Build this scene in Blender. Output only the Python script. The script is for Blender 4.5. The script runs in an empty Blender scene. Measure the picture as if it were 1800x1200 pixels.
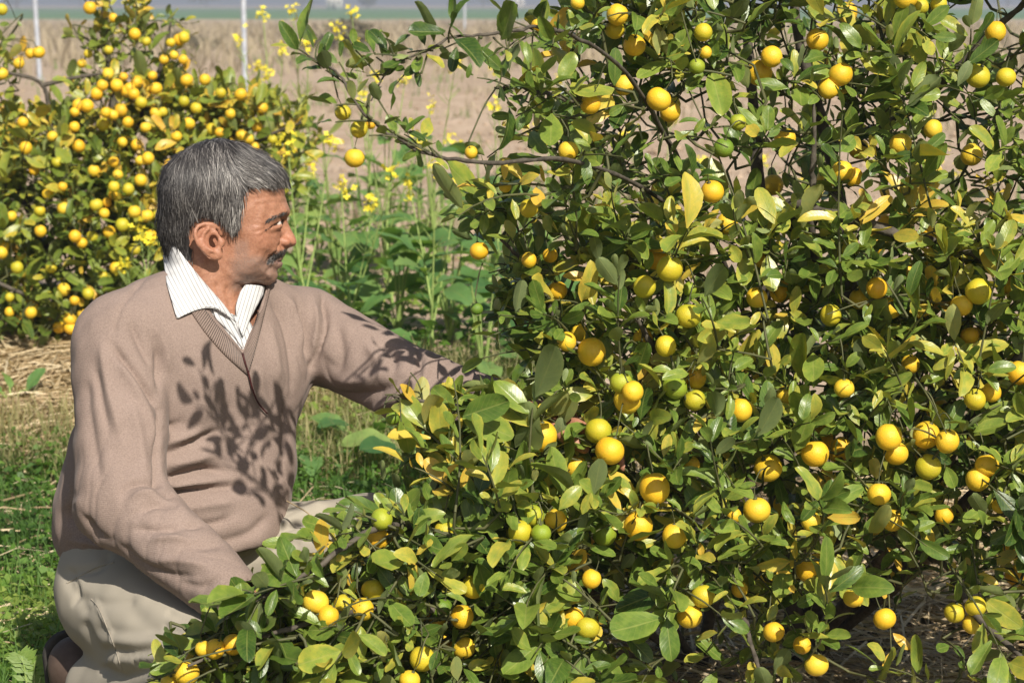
import bpy, math, random
import numpy as np
from mathutils import Vector, Matrix
from mathutils.bvhtree import BVHTree

# ------------------------------------------------------------------ camera, sky, sun
scene = bpy.context.scene
rng = np.random.default_rng(7)
random.seed(7)
FPX = 3740.0                     # focal length in 1800-px-wide picture units
CAMZ = 1.25
PITCH = math.atan(595.0 / FPX)   # horizon just below the top edge
cam_d = bpy.data.cameras.new('camera')
cam = bpy.data.objects.new('camera', cam_d)
scene.collection.objects.link(cam)
cam.location = (0, 0, CAMZ)
cam.rotation_euler = (math.pi / 2 - PITCH, 0, 0)
cam_d.sensor_width = 36.0
cam_d.lens = 36.0 * FPX / 1800.0
cam_d.clip_start = 0.05
cam_d.clip_end = 6000
cam_d.dof.use_dof = True
cam_d.dof.focus_distance = 3.3
cam_d.dof.aperture_fstop = 10.0
scene.camera = cam

SUN_AZ = math.radians(22)        # sun stands behind the photographer, to the right
SUN_EL = math.radians(42.5)
world = bpy.data.worlds.new('World')
scene.world = world
world.use_nodes = True
wn = world.node_tree.nodes
wl = world.node_tree.links
wn.clear()
w_out = wn.new('ShaderNodeOutputWorld')
w_bg = wn.new('ShaderNodeBackground')
w_sky = wn.new('ShaderNodeTexSky')
w_sky.sky_type = 'NISHITA'
w_sky.sun_disc = False
w_sky.sun_elevation = SUN_EL
w_sky.sun_rotation = math.pi - SUN_AZ
w_sky.air_density = 1.2
w_sky.dust_density = 2.0
w_bg.inputs['Strength'].default_value = 0.062
wl.new(w_sky.outputs['Color'], w_bg.inputs['Color'])
wl.new(w_bg.outputs['Background'], w_out.inputs['Surface'])

sun_d = bpy.data.lights.new('sun', 'SUN')
sun_d.energy = 5.0
sun_d.angle = math.radians(0.53)
sun_d.color = (1.0, 0.93, 0.82)
sun = bpy.data.objects.new('sun', sun_d)
scene.collection.objects.link(sun)
SUNV = Vector((math.cos(SUN_EL) * math.sin(SUN_AZ), -math.cos(SUN_EL) * math.cos(SUN_AZ), math.sin(SUN_EL)))
sun.rotation_euler = SUNV.to_track_quat('Z', 'Y').to_euler()
sun.location = (3, -4, 6)

scene.view_settings.view_transform = 'Standard'
scene.view_settings.look = 'None'
scene.view_settings.exposure = 0.28
scene.view_settings.gamma = 1.0
scene.view_settings.use_curve_mapping = False
scene.render.engine = 'CYCLES'
scene.cycles.max_bounces = 6
scene.cycles.transparent_max_bounces = 4
scene.cycles.use_denoising = True
try:
    scene.cycles.denoiser = 'OPENIMAGEDENOISE'
except Exception:
    pass

# ------------------------------------------------------------------ helpers
COL = scene.collection
A = np.array
_cp, _sp = math.cos(PITCH), math.sin(PITCH)
C_R, C_U, C_F = A([1., 0, 0]), A([0, _sp, _cp]), A([0, _cp, -_sp])
CAM = A([0, 0, CAMZ])
SUNN = A(SUNV)


def V(px, py, d):
    """world point seen at picture point (px, py) at depth d metres"""
    px, py, d = np.asarray(px, float), np.asarray(py, float), np.asarray(d, float)
    return CAM + ((px - 900) / FPX * d)[..., None] * C_R + ((600 - py) / FPX * d)[..., None] * C_U + d[..., None] * C_F


def proj(P):
    q = np.asarray(P) - CAM
    d = q @ C_F
    return 900 + (q @ C_R) / d * FPX, 600 - (q @ C_U) / d * FPX, d


def unit(v):
    v = np.asarray(v, float)
    return v / np.maximum(np.linalg.norm(v, axis=-1, keepdims=True), 1e-9)


def sstep(a, b, x):
    t = np.clip((np.asarray(x, float) - a) / (b - a), 0, 1)
    return t * t * (3 - 2 * t)


def mesh_np(name, verts, faces, smooth=True, uv=None, tint=None):
    """faces: (M,3) or (M,4) array; uv per vertex; tint per vertex"""
    me = bpy.data.meshes.new(name)
    verts = np.asarray(verts, np.float32)
    faces = np.asarray(faces, np.int32)
    n, k = faces.shape
    me.vertices.add(len(verts))
    me.vertices.foreach_set('co', verts.ravel())
    me.loops.add(n * k)
    me.loops.foreach_set('vertex_index', faces.ravel())
    me.polygons.add(n)
    me.polygons.foreach_set('loop_start', np.arange(0, n * k, k, dtype=np.int32))
    me.polygons.foreach_set('loop_total', np.full(n, k, np.int32))
    me.update(calc_edges=True)
    me.validate()
    if smooth:
        me.polygons.foreach_set('use_smooth', np.ones(len(me.polygons), bool))
    if uv is not None:
        l = me.uv_layers.new(name='UVMap')
        idx = np.empty(len(me.loops), np.int32)
        me.loops.foreach_get('vertex_index', idx)
        l.data.foreach_set('uv', np.asarray(uv, np.float32)[idx].ravel())
    if tint is not None:
        a = me.attributes.new('tint', 'FLOAT', 'POINT')
        a.data.foreach_set('value', np.asarray(tint, np.float32))
    return me


def add_attr(me, name, vals):
    a = me.attributes.new(name, 'FLOAT', 'POINT')
    a.data.foreach_set('value', np.asarray(vals, np.float32))


def link(name, data, parent=None, mat=None):
    o = bpy.data.objects.new(name, data)
    COL.objects.link(o)
    if mat is not None and data is not None:
        if not data.materials:
            data.materials.append(mat)
    if parent is not None:
        o.parent = parent
        o.matrix_parent_inverse = Matrix.Translation(-Vector(parent.location))
    return o


def empty(name, loc):
    o = bpy.data.objects.new(name, None)
    o.location = Vector([float(c) for c in loc])
    o.empty_display_size = 0.1
    COL.objects.link(o)
    return o


def tag(o, label, cat=None, group=None, kind=None):
    o['label'] = label
    if cat:
        o['category'] = cat
    if group:
        o['group'] = group
    if kind:
        o['kind'] = kind
    return o


class Buf:
    def __init__(self):
        self.v, self.f3, self.f4, self.uv, self.t, self.n = [], [], [], [], [], 0

    def add(self, v, f, uv=None, tint=0.5):
        v = np.asarray(v, float)
        f = np.asarray(f, np.int64)
        self.v.append(v)
        (self.f4 if f.shape[1] == 4 else self.f3).append(f + self.n)
        self.uv.append(np.zeros((len(v), 2)) if uv is None else uv)
        self.t.append(np.full(len(v), tint) if np.isscalar(tint) else tint)
        self.n += len(v)

    def mesh(self, name, smooth=True):
        fs = []
        if self.f4:
            q = np.concatenate(self.f4)
            if not self.f3:
                return mesh_np(name, np.concatenate(self.v), q, smooth, np.concatenate(self.uv), np.concatenate(self.t))
            fs += [q[:, [0, 1, 2]], q[:, [0, 2, 3]]]
        if self.f3:
            fs += self.f3
        return mesh_np(name, np.concatenate(self.v), np.concatenate(fs), smooth, np.concatenate(self.uv), np.concatenate(self.t))


def tube(pts, radii, sides=6):
    """tapered tube along pts, closed at both ends by tiny rings"""
    P = np.asarray(pts, float)
    n = len(P)
    R = np.broadcast_to(np.asarray(radii, float), (n,)) if np.ndim(radii) else np.full(n, radii)
    T = unit(np.gradient(P, axis=0))
    up = A([0, 0, 1.]) if abs(T[0, 2]) < .9 else A([1., 0, 0])
    nrm = np.zeros((n, 3))
    nrm[0] = unit(np.cross(T[0], up))
    for i in range(1, n):
        v = nrm[i - 1] - T[i] * (nrm[i - 1] @ T[i])
        nrm[i] = unit(v)
    B = np.cross(T, nrm)
    a = np.linspace(0, 2 * np.pi, sides, endpoint=False)
    ring = nrm[:, None] * np.cos(a)[None, :, None] + B[:, None] * np.sin(a)[None, :, None]
    vs = P[:, None] + ring * R[:, None, None]
    vs = vs.reshape(-1, 3)
    i, j = np.meshgrid(np.arange(n - 1), np.arange(sides), indexing='ij')
    j2 = (j + 1) % sides
    f = np.stack([i * sides + j, i * sides + j2, (i + 1) * sides + j2, (i + 1) * sides + j], -1).reshape(-1, 4)
    return vs, f


def spline(P, n):
    """Catmull-Rom through the points, n samples"""
    P = np.asarray(P, float)
    if len(P) == 2:
        t = np.linspace(0, 1, n)[:, None]
        return P[0] * (1 - t) + P[1] * t
    Q = np.vstack([2 * P[0] - P[1], P, 2 * P[-1] - P[-2]])
    t = np.linspace(0, len(P) - 1 - 1e-6, n)
    k = t.astype(int)
    u = (t - k)[:, None]
    a, b, c, d = Q[k], Q[k + 1], Q[k + 2], Q[k + 3]
    return 0.5 * (2 * b + (c - a) * u + (2 * a - 5 * b + 4 * c - d) * u ** 2 + (3 * b - a - 3 * c + d) * u ** 3)


def in_poly(px, py, poly):
    poly = np.asarray(poly, float)
    ins = np.zeros(np.shape(px), bool)
    x0, y0 = poly[-1]
    for x1, y1 in poly:
        c = ((y1 > py) != (y0 > py)) & (px < (x0 - x1) * (py - y1) / (y0 - y1 + 1e-12) + x1)
        ins ^= c
        x0, y0 = x1, y1
    return ins


def seg_dist(px, py, pts, closed=False):
    pts = np.asarray(pts, float)
    best = np.full(np.shape(px), 1e9)
    n = len(pts)
    for i in range(n if closed else n - 1):
        a, b = pts[i], pts[(i + 1) % n]
        ab = b - a
        t = np.clip(((px - a[0]) * ab[0] + (py - a[1]) * ab[1]) / (ab @ ab + 1e-12), 0, 1)
        best = np.minimum(best, np.hypot(px - a[0] - t * ab[0], py - a[1] - t * ab[1]))
    return best


def sd_poly(px, py, poly):
    d = seg_dist(px, py, poly, True)
    return np.where(in_poly(px, py, poly), -d, d)


# ---- signed-distance modelling: dense grid refined near the surface, then surface nets
def smin(a, b, k):
    h = np.maximum(k - np.abs(a - b), 0) / k
    return np.minimum(a, b) - h * h * k * 0.25


def smax(a, b, k):
    return -smin(-a, -b, k)


def cone(P, a, b, ra, rb):
    a, b = np.asarray(a, float), np.asarray(b, float)
    ab = b - a
    t = np.clip(((P - a) @ ab) / (ab @ ab), 0, 1)
    return np.linalg.norm(P - a - t[:, None] * ab, axis=1) - (ra + (rb - ra) * t)


def chain(P, pts, rad):
    d = np.full(len(P), 1e9)
    for i in range(len(pts) - 1):
        d = np.minimum(d, cone(P, pts[i], pts[i + 1], rad[i], rad[i + 1]))
    return d


def ellip(P, c, r, rot=None):
    q = P - np.asarray(c, float)
    if rot is not None:
        q = q @ rot
    r = np.asarray(r, float)
    k0 = np.linalg.norm(q / r, axis=1)
    k1 = np.linalg.norm(q / (r * r), axis=1) + 1e-9
    return k0 * (k0 - 1) / k1


def sdf_mesh(f, lo, hi, h, cf=4, margin=2.2):
    lo, hi = np.asarray(lo, float), np.asarray(hi, float)
    nc = np.ceil((hi - lo) / (h * cf)).astype(int)
    n = nc * cf
    H = h * cf
    ax = [lo[i] + H * (np.arange(nc[i]) + .5) - h * .5 for i in range(3)]
    G = np.stack(np.meshgrid(*ax, indexing='ij'), -1).reshape(-1, 3)
    Fc = f(G).reshape(nc)
    F = Fc
    for i in range(3):
        F = np.repeat(F, cf, axis=i)
    F = F.astype(np.float32).copy()
    near = np.argwhere(np.abs(F) < H * margin * .5 + H)
    pts = lo + near * h
    out = np.empty(len(pts), np.float32)
    for s in range(0, len(pts), 400000):
        out[s:s + 400000] = f(pts[s:s + 400000])
    F[near[:, 0], near[:, 1], near[:, 2]] = out
    return surface_nets(F, lo, h)


def surface_nets(F, lo, h):
    S = F < 0
    c = None
    a = np.zeros(tuple(np.array(F.shape) - 1), np.uint8)
    for dx in (0, 1):
        for dy in (0, 1):
            for dz in (0, 1):
                a += S[dx:F.shape[0] - 1 + dx, dy:F.shape[1] - 1 + dy, dz:F.shape[2] - 1 + dz]
    cells = np.argwhere((a > 0) & (a < 8))
    idx = np.full(a.shape, -1, np.int32)
    idx[cells[:, 0], cells[:, 1], cells[:, 2]] = np.arange(len(cells))
    acc = np.zeros((len(cells), 3))
    cnt = np.zeros(len(cells))
    cor = [A([x, y, z]) for x in (0, 1) for y in (0, 1) for z in (0, 1)]
    val = [F[tuple((cells + q).T)] for q in cor]
    for i in range(8):
        for j in range(i + 1, 8):
            if np.abs(cor[i] - cor[j]).sum() != 1:
                continue
            cr = (val[i] < 0) != (val[j] < 0)
            t = val[i] / (val[i] - val[j] + 1e-20)
            p = cor[i] + (cor[j] - cor[i]) * t[:, None]
            acc[cr] += p[cr]
            cnt[cr] += 1
    vs = lo + (cells + acc / cnt[:, None]) * h
    faces = []
    for ax in range(3):
        b, c2 = (ax + 1) % 3, (ax + 2) % 3
        sl0 = [slice(None)] * 3
        sl1 = [slice(None)] * 3
        sl0[ax] = slice(0, -1)
        sl1[ax] = slice(1, None)
        s0, s1 = S[tuple(sl0)], S[tuple(sl1)]
        e = np.argwhere(s0 != s1)
        ok = (e[:, b] > 0) & (e[:, c2] > 0) & (e[:, b] < F.shape[b] - 1) & (e[:, c2] < F.shape[c2] - 1)
        e = e[ok]
        ob, oc = np.zeros(3, int), np.zeros(3, int)
        ob[b] = 1
        oc[c2] = 1
        q = np.stack([idx[tuple((e - ob - oc).T)], idx[tuple((e - oc).T)], idx[tuple(e.T)], idx[tuple((e - ob).T)]], -1)
        flip = ~s0[tuple(e.T)]
        q[flip] = q[flip][:, ::-1]
        faces.append(q)
    return vs, np.concatenate(faces)


def vnormals(v, f):
    n = np.cross(v[f[:, 2]] - v[f[:, 0]], v[f[:, 3]] - v[f[:, 1]])
    out = np.zeros_like(v)
    for k in range(4):
        for c in range(3):
            out[:, c] += np.bincount(f[:, k], n[:, c], len(v))
    return unit(out)


def relax(v, f, it=2, lam=.5):
    for _ in range(it):
        s = np.zeros_like(v)
        w = np.zeros(len(v))
        for k in range(4):
            a, b = f[:, k], f[:, (k + 1) % 4]
            for c in range(3):
                s[:, c] += np.bincount(a, v[b, c], len(v)) + np.bincount(b, v[a, c], len(v))
            w += np.bincount(a, minlength=len(v)) + np.bincount(b, minlength=len(v))
        v = v * (1 - lam) + lam * s / w[:, None]
    return v


def vnoise(P, scale, seed=0):
    """cheap smooth noise in -1..1 from summed sines"""
    r = np.random.default_rng(seed)
    o = np.zeros(len(P))
    for k in range(7):
        d = unit(r.normal(size=3)) * scale * r.uniform(.6, 1.8)
        o += np.sin(P @ d * 6.28 + r.uniform(0, 6.28))
    return o / 3.2


# ------------------------------------------------------------------ materials
def new_mat(name):
    m = bpy.data.materials.new(name)
    m.use_nodes = True
    nt = m.node_tree
    nt.nodes.clear()
    o = nt.nodes.new('ShaderNodeOutputMaterial')
    b = nt.nodes.new('ShaderNodeBsdfPrincipled')
    nt.links.new(b.outputs[0], o.inputs['Surface'])
    return m, nt, b, o


def node(nt, typ, **kw):
    n = nt.nodes.new('ShaderNode' + typ)
    for k, v in kw.items():
        if k.startswith('i_'):
            n.inputs[k[2:].replace('_', ' ')].default_value = v
        else:
            setattr(n, k, v)
    return n


def ramp(nt, fac, stops):
    r = nt.nodes.new('ShaderNodeValToRGB')
    e = r.color_ramp.elements
    while len(e) > len(stops):
        e.remove(e[-1])
    while len(e) < len(stops):
        e.new(1.0)
    for el, (p, c) in zip(e, stops):
        el.position = p
        el.color = (*c, 1)
    nt.links.new(fac, r.inputs[0])
    return r.outputs[0]


def math_n(nt, op, a, b=None, clamp=False):
    n = nt.nodes.new('ShaderNodeMath')
    n.operation = op
    n.use_clamp = clamp
    for i, x in enumerate((a, b)):
        if x is None:
            continue
        if hasattr(x, 'is_linked') or hasattr(x, 'links'):
            nt.links.new(x, n.inputs[i])
        else:
            n.inputs[i].default_value = x
    return n.outputs[0]


def mixc(nt, fac, a, b, blend='MIX'):
    n = nt.nodes.new('ShaderNodeMix')
    n.data_type = 'RGBA'
    n.blend_type = blend
    for s, x in ((n.inputs[0], fac), (n.inputs[6], a), (n.inputs[7], b)):
        if hasattr(x, 'links'):
            nt.links.new(x, s)
        else:
            s.default_value = x if not isinstance(x, tuple) else (*x, 1)[:4]
    return n.outputs[2]


def bump(nt, bsdf, height, strength, dist):
    b = nt.nodes.new('ShaderNodeBump')
    b.inputs['Strength'].default_value = strength
    b.inputs['Distance'].default_value = dist
    nt.links.new(height, b.inputs['Height'])
    nt.links.new(b.outputs[0], bsdf.inputs['Normal'])


def noise(nt, vec, scale, detail=3, rough=.55):
    n = nt.nodes.new('ShaderNodeTexNoise')
    n.inputs['Scale'].default_value = scale
    n.inputs['Detail'].default_value = detail
    n.inputs['Roughness'].default_value = rough
    if vec is not None:
        nt.links.new(vec, n.inputs['Vector'])
    return n.outputs['Fac']


def attr(nt, name):
    n = nt.nodes.new('ShaderNodeAttribute')
    n.attribute_name = name
    return n.outputs['Fac']


def leaf_mat(name, stops, under, rough=.40, trans=.16, rib=.5):
    m, nt, b, out = new_mat(name)
    t = attr(nt, 'tint')
    uvn = node(nt, 'UVMap', uv_map='UVMap')
    sep = node(nt, 'SeparateXYZ')
    nt.links.new(uvn.outputs[0], sep.inputs[0])
    u, v = sep.outputs[0], sep.outputs[1]
    cmb = node(nt, 'CombineXYZ')
    nt.links.new(math_n(nt, 'MULTIPLY', u, .8), cmb.inputs[0])
    nt.links.new(math_n(nt, 'MULTIPLY', v, 2.2), cmb.inputs[1])
    nt.links.new(math_n(nt, 'MULTIPLY', t, 43.0), cmb.inputs[2])
    nz = noise(nt, cmb.outputs[0], 1.6, 4, .6)
    tt = math_n(nt, 'ADD', t, math_n(nt, 'MULTIPLY', math_n(nt, 'SUBTRACT', nz, .5), .58), True)
    au3 = math_n(nt, 'POWER', math_n(nt, 'ABSOLUTE', u), 4.0)
    tt = math_n(nt, 'ADD', tt, math_n(nt, 'MULTIPLY', au3, .10), True)
    col = ramp(nt, tt, stops)
    spk = noise(nt, cmb.outputs[0], 9.0, 2, .5)
    col = mixc(nt, math_n(nt, 'MULTIPLY', math_n(nt, 'GREATER_THAN', spk, .70), .55), col, (.20, .13, .04, 1))
    # midrib and pale side veins
    au = math_n(nt, 'ABSOLUTE', u)
    mid = math_n(nt, 'SUBTRACT', 1.0, math_n(nt, 'MULTIPLY', au, 11.0), True)
    vein = math_n(nt, 'SINE', math_n(nt, 'MULTIPLY', math_n(nt, 'SUBTRACT', v, math_n(nt, 'MULTIPLY', au, .25)), 56.0))
    vein = math_n(nt, 'MULTIPLY', math_n(nt, 'SUBTRACT', vein, .55, True), .5)
    vm = math_n(nt, 'MAXIMUM', mid, vein)
    col = mixc(nt, math_n(nt, 'MULTIPLY', vm, rib), col, (.34, .36, .10, 1))
    geo = node(nt, 'NewGeometry')
    ucol = mixc(nt, .55, col, under)
    col2 = mixc(nt, geo.outputs['Backfacing'], col, ucol)
    nt.links.new(col2, b.inputs['Base Color'])
    rr = math_n(nt, 'ADD', math_n(nt, 'MULTIPLY', geo.outputs['Backfacing'], .25), rough)
    nt.links.new(rr, b.inputs['Roughness'])
    b.inputs['Specular IOR Level'].default_value = .5
    bump(nt, b, math_n(nt, 'SUBTRACT', nz, math_n(nt, 'MULTIPLY', vm, .5)), .35, .0015)
    tr = node(nt, 'BsdfTranslucent')
    tc = mixc(nt, 1.0, col, (1.5, 1.5, .5, 1), 'MULTIPLY')
    nt.links.new(tc, tr.inputs[0])
    mx = node(nt, 'MixShader')
    mx.inputs[0].default_value = trans
    nt.links.new(b.outputs[0], mx.inputs[1])
    nt.links.new(tr.outputs[0], mx.inputs[2])
    nt.links.new(mx.outputs[0], out.inputs['Surface'])
    return m


CIT = [(0.0, (.030, .070, .012)), (.28, (.102, .174, .027)), (.52, (.220, .295, .048)), (.70, (.42, .40, .06)), (.86, (.62, .48, .07)), (1.0, (.68, .44, .06))]
M_leaf = leaf_mat('citrus_leaf', CIT, (.26, .30, .14, 1), .34)
M_leaf_b = leaf_mat('citrus_leaf_rear', [(0.0, (.050, .090, .013)), (.30, (.115, .175, .024)), (.55, (.21, .265, .036)), (.72, (.32, .33, .04)), (.86, (.58, .44, .05)), (1.0, (.64, .38, .05))], (.22, .26, .10, 1))
M_weed = leaf_mat('broad_weed_leaf', [(0, (.06, .150, .045)), (.5, (.140, .275, .078)), (1, (.29, .40, .11))], (.20, .30, .13, 1), .45, .35, .25)
M_clover = leaf_mat('ground_cover_leaf', [(0, (.045, .115, .015)), (.5, (.125, .255, .032)), (1, (.30, .38, .08))], (.12, .22, .06, 1), .5, .35, 0.1)


def simple_mat(name, c1, c2, scale=20, rough=.8, bstr=.3, bd=.002, obj=True, spec=.3):
    m, nt, b, o = new_mat(name)
    tc = node(nt, 'TexCoord')
    nz = noise(nt, tc.outputs['Object'], scale, 5, .6)
    nt.links.new(ramp(nt, nz, [(.3, c1), (.7, c2)]), b.inputs['Base Color'])
    b.inputs['Roughness'].default_value = rough
    b.inputs['Specular IOR Level'].default_value = spec
    if bstr:
        bump(nt, b, nz, bstr, bd)
    return m


M_bark = simple_mat('citrus_bark', (.05, .042, .032), (.14, .12, .095), 60, .85, .6, .003)
M_twig = simple_mat('green_twig', (.055, .065, .026), (.13, .13, .055), 40, .6, .2, .001)


def fruit_mat(name, a, b_, c, g):
    """rind with oil-gland pits, colour drifting over the fruit; random shift for each fruit"""
    m, nt, b, o = new_mat(name)
    tc = node(nt, 'TexCoord')
    oi = node(nt, 'ObjectInfo')
    mp = node(nt, 'VectorMath', operation='ADD')
    nt.links.new(tc.outputs['Object'], mp.inputs[0])
    sc = node(nt, 'VectorMath', operation='SCALE')
    sc.inputs[0].default_value = (3.1, 7.7, 5.3)
    nt.links.new(oi.outputs['Random'], sc.inputs['Scale'])
    nt.links.new(sc.outputs[0], mp.inputs[1])
    nz = noise(nt, mp.outputs[0], 26, 3)
    f = math_n(nt, 'ADD', math_n(nt, 'MULTIPLY', nz, .8), math_n(nt, 'MULTIPLY', oi.outputs['Random'], .35))
    col = ramp(nt, f, [(.25, a), (.55, b_), (.85, c)])
    sp = noise(nt, mp.outputs[0], 150, 2)
    col = mixc(nt, math_n(nt, 'MULTIPLY', math_n(nt, 'GREATER_THAN', sp, .73), .5), col, (.16, .10, .02, 1))
    sx = node(nt, 'SeparateXYZ')
    nt.links.new(tc.outputs['Object'], sx.inputs[0])
    top = math_n(nt, 'MULTIPLY', math_n(nt, 'SUBTRACT', math_n(nt, 'MULTIPLY', sx.outputs[2], 50.0), .55, True), g)
    col = mixc(nt, top, col, (.20, .28, .03, 1))
    nt.links.new(col, b.inputs['Base Color'])
    rgh = math_n(nt, 'ADD', math_n(nt, 'MULTIPLY', noise(nt, mp.outputs[0], 60, 3), .35), .28)
    nt.links.new(rgh, b.inputs['Roughness'])
    dust = noise(nt, mp.outputs[0], 38, 5, .7)
    col = mixc(nt, math_n(nt, 'MULTIPLY', math_n(nt, 'SUBTRACT', dust, .55, True), 1.6), col, (.42, .30, .10, 1))
    nt.links.new(col, b.inputs['Base Color'])
    b.inputs['Specular IOR Level'].default_value = .45
    b.inputs['Subsurface Weight'].default_value = .12
    b.inputs['Subsurface Radius'].default_value = (.006, .003, .001)
    vo = node(nt, 'TexVoronoi')
    vo.inputs['Scale'].default_value = 650
    nt.links.new(tc.outputs['Object'], vo.inputs['Vector'])
    bump(nt, b, vo.outputs['Distance'], .45, .0008)
    return m


M_lemon = fruit_mat('ripe_rind', (.82, .43, .02), (.86, .53, .028), (.82, .60, .05), .6)
M_lime = fruit_mat('unripe_rind', (.20, .30, .02), (.30, .38, .03), (.48, .47, .03), .6)
M_turn = fruit_mat('turning_rind', (.42, .42, .025), (.60, .50, .03), (.74, .54, .03), .8)
M_green = fruit_mat('green_rind', (.10, .20, .02), (.16, .26, .025), (.22, .32, .03), .2)

# ------------------------------------------------------------------ ground and far setting
def gz(x, y):
    x, y = np.asarray(x, float), np.asarray(y, float)
    bed = .17 * sstep(5.0, 6.9, y) * (1 - sstep(9.0, 13.0, y))
    lump = (.012 * np.sin(x * 5.1 + 1.3 * np.sin(y * 3.3)) + .010 * np.sin(y * 7.3 + x * 2.1)) * (1 - sstep(20, 40, y))
    rows = .05 * np.sin(y * 2.6 + .3 * np.sin(x * .8)) * sstep(9, 13, y) * (1 - sstep(26, 34, y))
    return bed + lump + rows


def ground_at(px, py):
    """world point on the terrain seen at a picture point"""
    d = 3.0
    for _ in range(60):
        P = V(px, py, d)
        e = P[2] - gz(P[0], P[1])
        d *= 1 + .6 * e / max(CAMZ - P[2], .05)
    return V(px, py, d), d


def dirmats():
    m, nt, b, o = new_mat('field_soil')
    geo = node(nt, 'NewGeometry')
    sep = node(nt, 'SeparateXYZ')
    nt.links.new(geo.outputs['Position'], sep.inputs[0])
    y = sep.outputs[1]
    n1 = noise(nt, geo.outputs['Position'], 1.3, 8, .65)
    n2 = noise(nt, geo.outputs['Position'], 14, 6, .7)
    n3 = noise(nt, geo.outputs['Position'], .12, 4, .6)
    soil = ramp(nt, n1, [(.3, (.31, .228, .155)), (.5, (.46, .362, .262)), (.72, (.60, .495, .385))])
    soil = mixc(nt, .45, soil, ramp(nt, n2, [(.35, (.24, .155, .10)), (.6, (.58, .43, .32))]), 'MIX')
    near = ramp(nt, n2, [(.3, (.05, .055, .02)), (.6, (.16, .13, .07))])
    dry = ramp(nt, n3, [(.3, (.40, .32, .23)), (.7, (.52, .41, .30))])
    green = ramp(nt, n3, [(.3, (.10, .20, .09)), (.7, (.16, .26, .13))])
    pale = ramp(nt, n3, [(.3, (.42, .34, .27)), (.7, (.52, .43, .35))])
    yw = math_n(nt, 'ADD', y, math_n(nt, 'MULTIPLY', math_n(nt, 'SUBTRACT', n3, .5), math_n(nt, 'MULTIPLY', y, .35)))

    def stepn(a, b2):
        mr = node(nt, 'MapRange', interpolation_type='SMOOTHSTEP')
        mr.inputs[1].default_value, mr.inputs[2].default_value = a, b2
        nt.links.new(yw, mr.inputs[0])
        return mr.outputs[0]
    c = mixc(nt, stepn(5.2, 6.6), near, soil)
    c = mixc(nt, stepn(30, 62), c, dry)
    c = mixc(nt, stepn(150, 175), c, green)
    c = mixc(nt, stepn(420, 520), c, pale)
    nt.links.new(c, b.inputs['Base Color'])
    b.inputs['Roughness'].default_value = .95
    b.inputs['Specular IOR Level'].default_value = .1
    bump(nt, b, n2, .8, .03)
    return m


xs = np.concatenate([[-3000, -1000, -300, -100, -45, -25, -15, -10], np.arange(-7, 7.01, .14), [10, 15, 25, 45, 100, 300, 1000, 3000]])
ys = np.concatenate([[-60, -20, -8, -3], np.arange(0, 14, .14), np.arange(14, 34, .5), [36, 40, 45, 52, 60, 75, 95, 120, 170, 250, 400, 700, 1200, 2000, 3500]])
X, Y = np.meshgrid(xs, ys, indexing='ij')
gv = np.stack([X, Y, gz(X, Y)], -1).reshape(-1, 3)
ii, jj = np.meshgrid(np.arange(len(xs) - 1), np.arange(len(ys) - 1), indexing='ij')
ny = len(ys)
gf = np.stack([ii * ny + jj, (ii + 1) * ny + jj, (ii + 1) * ny + jj + 1, ii * ny + jj + 1], -1).reshape(-1, 4)
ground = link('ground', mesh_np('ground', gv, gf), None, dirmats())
tag(ground, 'pale tan ploughed soil with straw beds and far green strip', kind='structure')

# galvanised fence posts
M_post = simple_mat('galvanised_post', (.38, .41, .47), (.56, .60, .66), 12, .5, .1, .002)
M_conc = simple_mat('weathered_foot', (.30, .28, .26), (.45, .42, .39), 30, .9, .4, .004)


def fence_post(px, py, h, r, label, bent=False, lean=0.0):
    P, d = ground_at(px, py)
    root = empty('fence_post', P)
    path = [P + A([0, 0, -.05]), P + A([lean * .3, 0, h * .33]), P + A([lean, 0, h])]
    if bent:
        path = [P + A([.14, -.1, -.02]), P + A([.05, -.02, .10]), P + A([0, 0, .28]), P + A([lean, 0, h])]
    v, f = tube(spline(path, 14), r, 10)
    link('pole', mesh_np('pole', v, f), root, M_post)
    v, f = tube([P + A([lean, 0, h - .01]), P + A([lean, 0, h + .012]), P + A([lean, 0, h + .02])], [r * 1.15, r * 1.15, r * .2], 10)
    link('cap', mesh_np('cap', v, f), root, M_post)
    fx = .14 if bent else 0
    v, f = tube([P + A([fx, 0, -.06]), P + A([fx, 0, .03]), P + A([fx, 0, .05])], [r * 2.6, r * 2.4, r * 1.6], 10)
    link('footing', mesh_np('footing', v, f), root, M_conc)
    tag(root, label, 'fence post', 'posts along the field edge')


fence_post(70, 142, 1.75, .037, 'slim grey post behind the rear citrus bush at the left picture edge', lean=-.05)
fence_post(431, 170, 1.75, .034, 'blue grey post rising among the mustard stems behind the rear bush')
fence_post(986, 212, 1.45, .024, 'pale metal post with a bent foot seen through the front bush', bent=True)
fence_post(817, 62, 1.9, .045, 'thin dark distant post above the arching citrus branch')

# dry grass strip and shrubs at the far field edge (one mass each)
M_dry = leaf_mat('dry_grass', [(0, (.20, .16, .11)), (.5, (.36, .30, .22)), (1, (.50, .43, .33))], (.4, .33, .22, 1), .8, .2, 0)


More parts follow.
